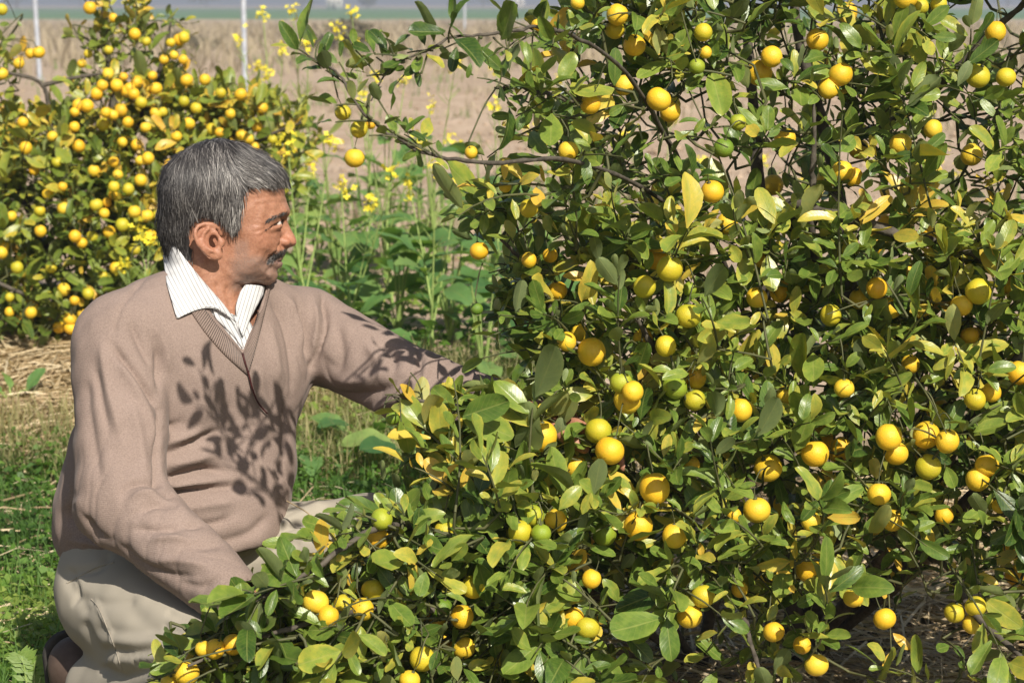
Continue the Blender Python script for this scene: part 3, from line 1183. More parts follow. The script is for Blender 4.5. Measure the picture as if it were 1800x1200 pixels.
tufts('eyebrow', [(503, 373.5), (493, 377), (481, 382), (468, 390)], 170, .006, (-.80, .45), .0004, [.15, .25, .4, .5, .65], person, spread=3.2)
tufts('lash_shade_line', [(498, 386.5), (489, 391), (478, 397), (465, 404.5)], 85, .0028, (.15, .95), .0004, [.02, .06, .12], person, spread=1.2)  # near-black lash hairs that also paint the shaded line under the brow ridge
tufts('moustache', [(503, 441), (496, 444), (484, 450), (472, 458)], 560, .0062, (-.45, .9), .0004, [.1, .2, .3, .42, .55, .7], person, spread=5.5)

# ---- sweater
def sweater_core(P):
    d = cone(P, V(292, 650, 3.37), V(432, 655, 3.48), .118, .108)
    d = smin(d, cone(P, V(270, 800, 3.39), V(388, 800, 3.46), .128, .120), .05)
    d = smin(d, cone(P, V(240, 890, 3.42), V(378, 893, 3.44), .128, .118), .05)
    d = smin(d, cone(P, V(228, 925, 3.42), V(300, 930, 3.42), .118, .118), .03)
    d = smin(d, cone(P, V(300, 960, 3.42), V(350, 960, 3.42), .13, .12), .05)
    nb = V(378, 520, 3.42)
    d = smin(d, cone(P, nb, V(225, 590, 3.31), .066, .070), .05)
    d = smin(d, cone(P, nb, V(528, 580, 3.54), .060, .066), .05)
    return d


HEM = [V(130, 984, 3.40), V(420, 982, 3.30), V(492, 915, 3.50)]
_hn = unit(np.cross(HEM[1] - HEM[0], HEM[2] - HEM[0]))
if _hn[2] > 0:
    _hn = -_hn
VCUT = [(335, 470), (352, 520), (378, 562), (427, 617), (447, 566), (466, 505), (455, 470), (440, 430), (350, 420)]


def sleeve_r(P):
    d = cone(P, RS, RE, .078, .066)
    return smin(d, cone(P, RE, RW, .066, .047), .025)


def sleeve_l(P):
    d = cone(P, LS, LE, .074, .060)
    return smin(d, cone(P, LE, LW, .060, .043), .025)


def sweater_sdf(P):
    t = sweater_core(P)
    t = smax(t, (P - HEM[0]) @ _hn, .012)
    px, py, d = proj(P)
    cut = np.maximum(sd_poly(px, py, VCUT) * HS, d - 3.46)
    t = smax(t, -cut, .006)
    nk = cone(P, V(366, 530, 3.41), V(345, 380, 3.40), .060, .066)
    t = smax(t, -nk, .008)
    t = smin(t, sleeve_r(P), .009)
    t = smin(t, sleeve_l(P), .018)
    # hollow cuffs
    t = smax(t, -cone(P, RW - _rf * .03, RW + _rf * .1, .036, .036), .004)
    t = smax(t, -cone(P, LW - _lf * .03, LW + _lf * .1, .034, .034), .004)
    return t


S_LO, S_HI = V(70, 1080, 3.3) * A([1, 0, 1]) + A([-.06, 2.93, -.06]), A([.12, 3.80, 1.0])
sv, sf = sdf_mesh(sweater_sdf, S_LO, S_HI, .0040, 4)
sv = relax(sv, sf, 2, .5)
sn = vnormals(sv, sf)
# folds: picture polylines (front side only): depth, width px, height m; negative = crease
FOLDS = [
    ([(288, 466), (244, 500), (208, 550), (197, 604)], 3.2, -.0028), ([(470, 512), (520, 500), (566, 512)], 3.0, -.0012),
    ([(196, 605), (222, 640), (262, 690), (281, 722)], 7, -.007), ([(206, 628), (235, 675), (262, 730), (274, 790)], 12, .0045),
    ([(281, 722), (278, 790), (279, 860)], 7, -.008), ([(275, 600), (281, 640), (279, 690)], 8, -.006), ([(255, 560), (290, 610), (296, 660)], 14, .004), ([(226, 560), (248, 610), (268, 650)], 9, -.004),
    ([(283, 762), (310, 745), (318, 742)], 8, -.008), ([(283, 800), (315, 790), (355, 770), (395, 752)], 10, -.006), ([(283, 780), (320, 770), (360, 752)], 9, .005),
    ([(281, 845), (310, 838), (360, 826), (400, 828)], 9, -.008), ([(283, 822), (320, 812), (380, 800)], 11, .006), ([(281, 872), (320, 865), (380, 858), (430, 852)], 9, -.007), ([(283, 858), (330, 850), (400, 842)], 8, .005),
    ([(315, 910), (330, 922), (380, 918), (410, 905)], 8, -.005), ([(330, 960), (380, 955), (440, 935), (480, 900)], 12, -.004), ([(300, 898), (350, 890), (420, 880)], 12, .004),
    ([(180, 600), (186, 660), (200, 720), (212, 770)], 10, .004), ([(166, 640), (178, 700), (190, 760)], 8, -.0035), ([(230, 700), (246, 770), (258, 840)], 14, .0035), ([(150, 660), (160, 760), (176, 850)], 12, -.003),
    ([(215, 866), (240, 850), (278, 848), (290, 856)], 8, -.006), ([(222, 880), (250, 868), (292, 874)], 8, .005), ([(240, 905), (270, 885), (305, 890)], 9, -.006), ([(228, 930), (270, 930), (330, 925)], 10, -.004),
    ([(262, 948), (300, 945), (345, 952)], 8, .005), ([(200, 950), (240, 985), (300, 1010), (350, 1010)], 10, -.004), ([(270, 985), (310, 985), (368, 995)], 8, .004), ([(300, 1020), (350, 1030), (380, 1020)], 8, -.003),
    ([(566, 510), (572, 560), (560, 610), (544, 660)], 6, -.008), ([(548, 520), (556, 570), (548, 630)], 9, .006), ([(520, 530), (536, 580), (540, 640)], 8, -.006), ([(500, 515), (524, 560), (530, 620)], 9, .005),
    ([(476, 520), (500, 570), (512, 640), (516, 700)], 8, -.0045), ([(470, 560), (482, 620), (490, 680)], 12, .004), ([(450, 640), (462, 700), (470, 780)], 14, .003),
    ([(556, 690), (600, 700), (660, 690), (700, 668)], 12, -.006), ([(580, 668), (640, 668), (690, 650)], 14, .005), ([(590, 560), (600, 610), (590, 660)], 12, -.004), ([(660, 590), (690, 625), (692, 660)], 9, -.005), ([(640, 600), (668, 640)], 9, .004),
    ([(738, 610), (735, 650), (708, 668)], 6, -.005), ([(752, 625), (745, 670), (730, 700)], 8, .004), ([(640, 728), (700, 700), (780, 690)], 10, .005), ([(690, 735), (760, 712), (830, 705)], 10, -.005),
    ([(128, 870), (118, 905), (130, 935)], 9, -.006), ([(140, 900), (165, 935), (190, 950)], 8, -.006), ([(112, 890), (135, 880)], 7, .004), ([(120, 950), (160, 955), (190, 965)], 7, .004),
    ([(505, 700), (500, 780), (492, 860)], 8, -.004), ([(512, 830), (505, 880)], 6, .003), ([(350, 640), (356, 700), (350, 760)], 20, .003), ([(400, 690), (410, 760), (405, 820)], 20, -.0025),
]
spx, spy, sdp = proj(sv)
fr = sstep(.05, .45, -(sn @ C_F) - (sn @ C_R) * 0 + 0)
disp = np.zeros(len(sv))
for pl, wd, hgt in FOLDS:
    q2 = spline(A([(a, b, 0) for a, b in pl]), max(10, len(pl) * 6))[:, :2]
    dd = seg_dist(spx, spy, q2)
    tpos = np.minimum(np.hypot(spx - q2[0, 0], spy - q2[0, 1]), np.hypot(spx - q2[-1, 0], spy - q2[-1, 1]))
    ends = .25 + .75 * sstep(0, 30, tpos)
    disp += hgt * (.6 * np.exp(-(dd / (wd * .75)) ** 2) + .5 * np.exp(-dd / (wd * .8))) * ends
wr = np.abs(vnoise(sv * A([1, 1, .45]), 13, 23))
near_j = np.exp(-(np.hypot(spx - 215, spy - 880) / 90) ** 2) + np.exp(-(np.hypot(spx - 740, spy - 680) / 80) ** 2) + np.exp(-(np.hypot(spx - 545, spy - 640) / 70) ** 2) + .7 * np.exp(-(np.hypot(spx - 350, spy - 1000) / 70) ** 2)
disp = disp * 1.8 * fr + .0022 * vnoise(sv, 7, 21) + .0010 * vnoise(sv, 19, 22) - .0024 * np.exp(-(wr / .18) ** 2) * (.15 + near_j)
sv = sv + sn * disp[:, None]
sv = relax(sv, sf, 1, .35)


def wool_mat(name, c1, c2, rib=0):
    m, nt, b, o = new_mat(name)
    tc = node(nt, 'TexCoord')
    n1 = noise(nt, tc.outputs['Object'], 7, 4)
    n2 = noise(nt, tc.outputs['Object'], 420, 3, .7)
    c = ramp(nt, n1, [(.3, c1), (.7, c2)])
    c = mixc(nt, .22, c, ramp(nt, n2, [(.3, (.10, .07, .055)), (.7, (.55, .43, .36))]), 'MIX')
    nt.links.new(c, b.inputs['Base Color'])
    b.inputs['Roughness'].default_value = .92
    b.inputs['Specular IOR Level'].default_value = .15
    b.inputs['Sheen Weight'].default_value = .06
    b.inputs['Sheen Roughness'].default_value = .4
    sep = node(nt, 'SeparateXYZ')
    nt.links.new(tc.outputs['Object'], sep.inputs[0])
    wob = math_n(nt, 'ADD', math_n(nt, 'MULTIPLY', sep.outputs[2], 2300.0), math_n(nt, 'MULTIPLY', n1, 9.0))
    row = math_n(nt, 'SINE', wob)
    hgt = math_n(nt, 'ADD', math_n(nt, 'MULTIPLY', row, .14), n2)
    if rib:
        u = attr(nt, 'tint')
        r2 = math_n(nt, 'SINE', math_n(nt, 'MULTIPLY', u, 6.2832 * rib))
        hgt = r2
        cc = mixc(nt, math_n(nt, 'MULTIPLY', math_n(nt, 'ADD', math_n(nt, 'MULTIPLY', r2, -.5), .5), .34), c, (.15, .105, .085, 1))
        nt.links.new(cc, b.inputs['Base Color'])
    bump(nt, b, hgt, .4 if not rib else .8, .0012)
    return m


M_wool = wool_mat('taupe_wool', (.236, .176, .150), (.287, .216, .187))
M_rib = wool_mat('taupe_rib', (.250, .186, .158), (.300, .228, .196), 42)
sw = link('sweater', mesh_np('sweater', sv, sf), person, M_wool)
bvh_sw = BVHTree.FromPolygons([tuple(x) for x in sv], [tuple(map(int, x)) for x in sf])
cvv, cff = sdf_mesh(lambda P: sweater_core(P) + .006, V(200, 760, 3.3) * A([1, 0, 1]) + A([-.05, 3.1, 0]), A([-.2, 3.75, .93]), .007, 3)
bvh_core = BVHTree.FromPolygons([tuple(x) for x in cvv], [tuple(map(int, x)) for x in cff])


def drape_depth(bvhs, px, py, default):
    best = None
    for b in bvhs:
        h = ray_px(b, px, py)
        if h is not None:
            d = (h[0] - CAM) @ C_F
            best = d if best is None else min(best, d)
    return default if best is None else best


def sheet(name, rows, mat, parent, thick=.0016, uvfn=None, tints=None):
    """rows: (R, C, 3) world points -> solid sheet"""
    R, Cc = rows.shape[:2]
    v = rows.reshape(-1, 3)
    i, j = np.meshgrid(np.arange(R - 1), np.arange(Cc - 1), indexing='ij')
    f = np.stack([i * Cc + j, (i + 1) * Cc + j, (i + 1) * Cc + j + 1, i * Cc + j + 1], -1).reshape(-1, 4)
    n0 = vnormals(v, f)
    if np.mean(n0 @ C_F) > 0:
        f = f[:, ::-1]
    uu, vv2 = np.meshgrid(np.linspace(0, 1, Cc), np.linspace(0, 1, R))
    uv = np.stack([uu, vv2], -1).reshape(-1, 2)
    t = np.full(len(v), .5) if tints is None else tints.reshape(-1)
    me = mesh_np(name, v, f, True, uv, t)
    o = link(name, me, parent, mat)
    s = o.modifiers.new('thickness', 'SOLIDIFY')
    s.thickness = thick
    s.offset = -1
    return o


def smooth_grid(D, it=3):
    for _ in range(it):
        E = D.copy()
        E[1:-1] = (D[:-2] + D[2:] + 2 * D[1:-1]) / 4
        E[:, 1:-1] = (E[:, :-2] + E[:, 2:] + 2 * E[:, 1:-1]) / 4
        D = E
    return D


def lofted(edge_a, edge_b, nr, nc, depth_fn, bulge=0.0, smooth=2, sharp=False):
    """picture-space loft between two polylines, depth from depth_fn(px, py, s)"""
    a = spline(A([(p[0], p[1], 0) for p in edge_a]), nr)[:, :2]
    b = spline(A([(p[0], p[1], 0) for p in edge_b]), nr)[:, :2]
    if sharp:
        e = A(edge_b, float)
        tt = np.linspace(0, len(e) - 1, nr)
        b = np.stack([np.interp(tt, np.arange(len(e)), e[:, 0]), np.interp(tt, np.arange(len(e)), e[:, 1])], 1)
    g = np.zeros((nr, nc, 2))
    D = np.zeros((nr, nc))
    for i in range(nr):
        for j in range(nc):
            s = j / (nc - 1)
            g[i, j] = a[i] * (1 - s) + b[i] * s
            D[i, j] = depth_fn(g[i, j, 0], g[i, j, 1], s, i / (nr - 1))
    D = smooth_grid(D, smooth)
    D = D - bulge * np.sin(np.pi * np.linspace(0, 1, nc))[None, :]
    return V(g[..., 0], g[..., 1], D)


# ribbed neck band on both sides of the V
def band(edge_in, edge_out, nm):
    rows = lofted(edge_in, edge_out, 40, 6, lambda x, y, s, t: drape_depth([bvh_sw], x, y, drape_depth([bvh_core], x, y, 3.35)) - .004, .0015, 4)
    L = np.linspace(0, 1, 40)[:, None] * np.ones((1, 6))
    return sheet(nm, rows, M_rib, sw, .003, None, L)


band([(330, 505), (352, 532), (378, 566), (404, 595), (428, 622)], [(318, 520), (338, 550), (365, 588), (398, 625), (437, 660)], 'neck_band')
band([(466, 503), (456, 540), (444, 580), (428, 622)], [(476, 508), (467, 545), (456, 590), (437, 660)], 'neck_band')

# striped shirt: front and two collar wings
def shirt_mat():
    m, nt, b, o = new_mat('striped_cotton')
    uvn = node(nt, 'UVMap', uv_map='UVMap')
    sep = node(nt, 'SeparateXYZ')
    nt.links.new(uvn.outputs[0], sep.inputs[0])
    t = attr(nt, 'tint')
    ph = math_n(nt, 'FRACT', t)
    ln = math_n(nt, 'LESS_THAN', math_n(nt, 'ABSOLUTE', math_n(nt, 'SUBTRACT', ph, .5)), .085)
    tc = node(nt, 'TexCoord')
    nz = noise(nt, tc.outputs['Object'], 60, 3)
    base = ramp(nt, nz, [(.3, (.58, .58, .58)), (.7, (.66, .66, .66))])
    c = mixc(nt, math_n(nt, 'MULTIPLY', ln, .8), base, (.16, .155, .17, 1))
    nt.links.new(c, b.inputs['Base Color'])
    b.inputs['Roughness'].default_value = .85
    b.inputs['Specular IOR Level'].default_value = .2
    bump(nt, b, noise(nt, tc.outputs['Object'], 900, 2), .2, .0006)
    return m


M_shirt = shirt_mat()


def shirt_depth(x, y, s, t):
    return drape_depth([bvh_core], x, y, 3.36) + .004


rows = lofted([(352, 532), (364, 548), (384, 572), (430, 632)], [(416, 556), (436, 562), (446, 585), (438, 632)], 26, 22, lambda x, y, s, t: drape_depth([bvh_core], x, y, 3.36) + .003, 0, 4)
rpx, rpy, _ = proj(rows.reshape(-1, 3))
shirt = sheet('shirt', rows, M_shirt, person, .0015, None, ((rpx - .32 * (rpy - 560)) / 8.5).reshape(rows.shape[:2]))


def neck_d(x, y):
    return drape_depth([bvh_body], x, y, 3.36)


def collar(fold, edge, nm, bulge, stripe, nr=46, nc=16, lift=.008):
    def dep(x, y, s, t):
        a = drape_depth([bvh_body], x, y, 3.40) - .005
        b = drape_depth([bvh_sw, bvh_core], x, y, 3.40) - lift
        return min(a, b)
    rows = lofted(fold, edge, nr, nc, dep, bulge, 6, True)
    rpx, rpy, _ = proj(rows.reshape(-1, 3))
    return sheet(nm, rows, M_shirt, shirt, .002, None, stripe(rpx, rpy).reshape(rows.shape[:2]))


def collar2(fold, edge, nm, bulge, stripe, nr=34, nc=14):
    def dep(x, y, s, t):
        b = drape_depth([bvh_sw, bvh_core], x, y, 3.40) - .008
        return b * s + (1 - s) * min(3.395, b + .012)
    rows = lofted(fold, edge, nr, nc, dep, bulge, 6, True)
    rpx, rpy, _ = proj(rows.reshape(-1, 3))
    return sheet(nm, rows, M_shirt, shirt, .002, None, stripe(rpx, rpy).reshape(rows.shape[:2]))


collar([(303, 421), (316, 442), (333, 464), (363, 500), (392, 533), (416, 566)], [(296, 424), (286, 450), (293, 498), (311, 559), (345, 545), (372, 530)], 'collar_wing', .004,
       lambda x, y: (x - .42 * (y - 440) - .0008 * (y - 440) ** 2) / 7.5)
collar2([(432, 499), (422, 514), (415, 535), (415, 556), (418, 574)], [(466, 503), (463, 518), (454, 534), (440, 560), (428, 590)], 'collar_wing', .004,
       lambda x, y: (x + .30 * (y - 500)) / 6.5)
# button placket edge running down from the collar
rows = lofted([(371, 531), (390, 548), (408, 566), (424, 592)], [(380, 560), (398, 577), (413, 592), (427, 612)], 18, 5, lambda x, y, s, t: drape_depth([bvh_core], x, y, 3.36) - .002, .001, 3)
rpx, rpy, _ = proj(rows.reshape(-1, 3))
sheet('placket', rows, M_shirt, shirt, .002, None, ((rpx - .55 * (rpy - 560)) / 8.0).reshape(rows.shape[:2]))

# dark cord hanging from the V
M_cord = simple_mat('dark_red_cord', (.035, .012, .012), (.09, .02, .02), 90, .5, .2, .001)
cp_ = []
for x, y in [(426, 620), (431, 638), (438, 660), (444, 684), (453, 706), (462, 718), (470, 727)]:
    cp_.append(V(x, y, drape_depth([bvh_sw], x, y, 3.35) - .006))
v, f = tube(spline(cp_, 30), np.linspace(.0017, .0013, 30), 6)
cord = link('neck_cord', mesh_np('neck_cord', v, f), None, M_cord)
tag(cord, 'thin dark red cord hanging from the V of the man\'s taupe sweater', 'cord')

# ---- trousers
RH, RK, RA = V(212, 1048, 3.36), V(425, 1215, 3.02), V(172, 1208, 3.37)
LH, LK, LA = V(350, 985, 3.50), V(655, 945, 3.42), V(690, 1300, 3.62)


def trouser_sdf(P):
    d = ellip(P, V(252, 1008, 3.42), (.132, .140, .108))
    d = smin(d, cone(P, V(232, 930, 3.43), V(365, 935, 3.45), .100, .094), .04)
    d = smin(d, cone(P, RH, RK, .098, .072), .04)
    d = smin(d, cone(P, RK, RA, .066, .052), .03)
    l = cone(P, LH, LK, .092, .066)
    l = smin(l, cone(P, LK, LA, .066, .050), .03)
    d = smin(d, l, .03)
    return smax(d, -(P[:, 2] - .045), .01)


tv, tf = sdf_mesh(trouser_sdf, A([-.86, 2.75, -.01]), A([-.10, 3.80, .55]), .0056, 4)
tv = relax(tv, tf, 2, .5)
tn = vnormals(tv, tf)
TF = [
    ([(300, 1080), (350, 1105), (410, 1120)], 5, -.004), ([(290, 1100), (345, 1130), (400, 1150)], 5, -.003), ([(240, 1165), (300, 1172), (340, 1190)], 5, -.005), ([(120, 1000), (135, 1030), (128, 1060)], 4, -.004), ([(540, 900), (590, 890), (630, 895)], 4, -.003),
    ([(165, 1055), (190, 1100), (215, 1182)], 3, .0035), ([(150, 1050), (182, 1060), (230, 1058)], 9, -.004), ([(175, 1105), (230, 1110), (290, 1100)], 10, -.003),
    ([(190, 1140), (230, 1146), (270, 1140)], 8, -.006), ([(196, 1158), (240, 1160), (300, 1150)], 8, .005), ([(184, 1176), (215, 1188), (255, 1180)], 8, -.008), ([(205, 1125), (250, 1128), (300, 1118)], 9, .004),
    ([(130, 1005), (170, 1000), (190, 980)], 7, -.006), ([(115, 1010), (130, 1040), (150, 1070)], 9, -.005), ([(440, 955), (500, 930), (570, 905)], 8, -.006), ([(430, 965), (480, 950), (530, 930)], 6, .005), ([(450, 940), (500, 918), (560, 890)], 7, .005),
    ([(480, 905), (520, 890), (600, 870)], 8, .004), ([(420, 985), (470, 968), (520, 955)], 6, -.005), ([(520, 940), (580, 930), (620, 920)], 10, -.003), ([(150, 1100), (165, 1130), (185, 1150)], 9, -.006),
    ([(260, 1060), (320, 1090), (400, 1140)], 22, .004), ([(240, 1080), (300, 1130), (380, 1190)], 16, -.003),
]
tpx, tpy, _ = proj(tv)
fr = sstep(.05, .4, -(tn @ C_F))
disp = np.zeros(len(tv))
for pl, wd, hgt in TF:
    q2 = spline(A([(a, b, 0) for a, b in pl]), 24)[:, :2]
    disp += hgt * np.exp(-(seg_dist(tpx, tpy, q2) / wd) ** 2)
tv = tv + tn * (disp * fr + .0016 * vnoise(tv, 5, 31) + .0006 * vnoise(tv, 15, 32))[:, None]
M_trs = simple_mat('grey_beige_cotton', (.345, .310, .250), (.395, .355, .288), 5, .9, .15, .002)
trs = link('trousers', mesh_np('trousers', tv, tf), person, M_trs)
bvh_tr = BVHTree.FromPolygons([tuple(x) for x in tv], [tuple(map(int, x)) for x in tf])
M_seam = simple_mat('seam_thread', (.30, .27, .22), (.36, .32, .265), 90, .9, 0)
sp_ = [V(x, y, drape_depth([bvh_tr], x, y, 3.2) - .0006) for x, y, _ in spline(A([(160, 1052, 0), (172, 1066, 0), (184, 1092, 0), (196, 1122, 0), (206, 1150, 0), (214, 1178, 0)]), 50)]
v, f = tube(sp_, .0009, 5)
link('side_seam', mesh_np('side_seam', v, f), trs, M_seam)
# pocket edge and belt
pe = [V(x, y, drape_depth([bvh_tr], x, y, 3.2) - .0006) for x, y, _ in spline(A([(118, 1024, 0), (140, 1012, 0), (170, 996, 0), (200, 988, 0)]), 40)]
v, f = tube(pe, .0016, 5)
link('pocket_edge', mesh_np('pocket_edge', v, f), trs, M_trs)

# ---- shoes
M_shoe = simple_mat('brown_shoe', (.075, .050, .038), (.13, .09, .07), 30, .6, .3, .002)
M_sole = simple_mat('shoe_sole', (.03, .027, .024), (.06, .055, .05), 40, .9, .3, .002)
M_sock = simple_mat('grey_sock', (.22, .23, .26), (.32, .33, .36), 200, .95, .3, .001)


def shoe(ankle, toe_dir, up, label=None):
    t, u = unit(toe_dir), unit(up)
    u = unit(u - t * (u @ t))
    s = np.cross(t, u)
    heel = ankle - u * .055 - t * .035
    f_ = lambda P: smax(smin(smin(cone(P, heel + t * .02 + u * .012, heel + t * .20 + u * .010, .038, .036), cone(P, heel + t * .03 + u * .03, heel + t * .16 + u * .018, .036, .030), .03),
                             cone(P, heel + t * .03 + u * .03, ankle + u * .01, .036, .034), .03), -((P - heel) @ u) - .02, .006)
    lo = np.minimum(heel, np.minimum(heel + t * .26, ankle)) - .07
    hi = np.maximum(heel, np.maximum(heel + t * .26, ankle)) + .07
    v, f = sdf_mesh(f_, lo, hi, .005, 3)
    so_ = link('shoe', mesh_np('shoe', v, f), person, M_shoe)
    g_ = lambda P: smax(np.maximum(np.abs((P - heel) @ u + .024) - .008, -1), cone(P - ((P - heel) @ u)[:, None] * u, heel + t * .02 - ((heel - heel) @ u), heel + t * .20, .040, .038), .003)
    v, f = sdf_mesh(g_, lo, hi, .0035, 3)
    link('sole', mesh_np('sole', v, f), so_, M_sole)
    v, f = tube([ankle - u * .01, ankle + u * .03, ankle + u * .07], [.036, .034, .036], 14)
    link('sock', mesh_np('sock', v, f), person, M_sock)


RA2 = V(150, 1190, 3.42)
shoe(RA2, A([.05, .10, -1.]), A([.5, -.8, .0]))
LA2 = LA.copy()
LA2[2] = .085
shoe(LA2, A([.75, -.6, 0]), A([0, 0, 1.]))

# ------------------------------------------------------------------ citrus bushes
def leaf_template(seed, na=8, nc=5):
    """one leaf along +Y, face up +Z, unit length; oval to spoon-shaped, folded along the midrib and curled"""
    r = np.random.default_rng(seed)
    asp = r.uniform(.36, .54)
    skew = r.uniform(.9, 1.35)
    fold = r.uniform(.05, .60)
    curl = r.uniform(-.25, .40)
    wav = r.uniform(0, .05)
    roll = r.uniform(-.18, .18)
    t = A([0, .08, .22, .42, .63, .82, .95, 1.])
    u = np.linspace(-1, 1, nc)
    T, U = np.meshgrid(t, u, indexing='ij')
    pw = r.uniform(1.75, 2.2)
    wd = asp * .5 * np.maximum(1 - np.abs(2 * T ** skew - 1) ** pw, 0) ** (1 / pw) * (.55 + .45 * sstep(0, .3, T))
    wd[0] = .012
    wd[-1] = .012 + .03 * r.random()
    x = U * wd * math.cos(fold)
    z = np.abs(U) * wd * math.sin(fold) + U * wd * roll * 2 * T + wav * np.sin(T * 9 + U * 2.0 + seed) * np.abs(U)
    y = T.copy()
    ang = curl * (T ** 1.5) * 1.6
    y2 = y - .5 * np.abs(ang) * T * .25
    z2 = z - np.sin(ang) * T * .55
    v = np.stack([x, y2, z2], -1).reshape(-1, 3)
    i, j = np.meshgrid(np.arange(na - 1), np.arange(nc - 1), indexing='ij')
    f = np.stack([i * nc + j, i * nc + j + 1, (i + 1) * nc + j + 1, (i + 1) * nc + j], -1).reshape(-1, 4)
    uv = np.stack([U, T], -1).reshape(-1, 2)
    return v, f, uv


N_SHAPE = 14
LT = [leaf_template(50 + k) for k in range(N_SHAPE)]
TINTS = np.array([.05, .15, .24, .32, .40, .48, .56, .66, .78, .92])
SUN_BIAS = unit(SUNN * .9 + A([0, 0, .5]))


def rbf(anchors):
    """smooth interpolation of depth over picture anchors (px, py, d)"""
    a = A(anchors, float)

    def f(px, py):
        px, py = np.asarray(px, float), np.asarray(py, float)
        w = 1 / (((px[..., None] - a[:, 0]) / 260) ** 2 + ((py[..., None] - a[:, 1]) / 260) ** 2 + .05) ** 1.6
        return (w * a[:, 2]).sum(-1) / w.sum(-1)
    return f


class Bush:
    def __init__(self, limbs):
        self.nodes = []
        self.limbs = limbs
        self.L = dict(pos=[], ax=[], nrm=[], ln=[], tint=[])
        self.tw = []
        for P, r0, r1 in limbs:
            self.nodes.append(spline(P, 40))
        self.nodes = np.concatenate(self.nodes)

    def leaf(self, p, ax, nrm, ln, t):
        L = self.L
        L['pos'].append(p), L['ax'].append(ax), L['nrm'].append(nrm), L['ln'].append(ln), L['tint'].append(t)

    def twig(self, base, d, length, nl, lsize, tint0, droop=.15, connect=True, r0=.0022, lift=0.0):
        """leafy twig; leaves alternate round it and cluster towards the tip"""
        d = unit(d)
        side = unit(np.cross(d, A([0, 0, 1.]) + rng.normal(0, .2, 3)))
        upv = np.cross(side, d)
        bend = rng.normal(0, .18)
        n = 6
        s = np.linspace(0, 1, n)[:, None]
        pts = base + d * s * length + (side * bend - A([0, 0, droop])) * (s ** 2) * length
        self.tw.append((pts, r0, .0010))
        ph = rng.uniform(0, 6.28)
        for k in range(nl):
            s1 = min(1.0, .12 + .88 * (k + rng.uniform(0, .6)) / max(nl - 1, 1))
            i = min(n - 2, int(s1 * (n - 1)))
            fr_ = s1 * (n - 1) - i
            p = pts[i] * (1 - fr_) + pts[i + 1] * fr_
            a = ph + k * 2.4 + rng.normal(0, .25)
            tipn = sstep(.75, 1.0, s1)
            rad = side * math.cos(a) + upv * math.sin(a)
            ax = unit(rad * (.95 - .35 * tipn) + d * (.55 + .5 * tipn) + rng.normal(0, .22, 3) + A([0, 0, .10 + lift]))
            n0 = SUN_BIAS * .75 + A([0, 0, .35]) + d * .25 + rng.normal(0, .55, 3)
            n0 = unit(n0 - ax * (n0 @ ax))
            self.leaf(p + ax * .006, ax, n0, lsize * min(1.9, math.exp(rng.normal(-.04, .30))) * (1 - .25 * (s1 < .25)), np.clip(tint0 + rng.normal(0, .11) + .25 * (rng.random() < .06), .01, .99))
        return pts

    def connect_twigs(self):
        """join every twig base to the nearest wood so that nothing floats"""
        nodes = [self.nodes]
        order = np.argsort([np.min(np.linalg.norm(self.nodes - t[0][0], axis=1)) for t in self.tw])
        extra = []
        allN = self.nodes
        for i in order:
            b = self.tw[i][0][0]
            dist = np.linalg.norm(allN - b, axis=1)
            k = int(np.argmin(dist + np.maximum(0, allN[:, 2] - b[2]) * .6))
            D = dist[k]
            if D < .004:
                continue
            a = allN[k]
            nseg = max(3, int(D / .05) + 2)
            dirn = self.tw[i][0][1] - b
            mid = (a + b) / 2 - unit(dirn) * min(.25 * D, .06) + rng.normal(0, .05 * D, 3)
            path = spline([a, mid, b], nseg)
            extra.append((path, min(.0024 + .010 * D, .0075), .0022))
            allN = np.vstack([allN, path[1:], self.tw[i][0][1:4]])
        self.tw += extra

    def arrays(self):
        return {k: np.array(v) for k, v in self.L.items()}


def leaf_mats(Ld, idx):
    ax = unit(Ld['ax'][idx])
    nz = Ld['nrm'][idx]
    nz = unit(nz - ax * np.sum(ax * nz, 1)[:, None])
    xx = np.cross(ax, nz)
    return np.stack([xx, ax, nz], 2) * Ld['ln'][idx][:, None, None]


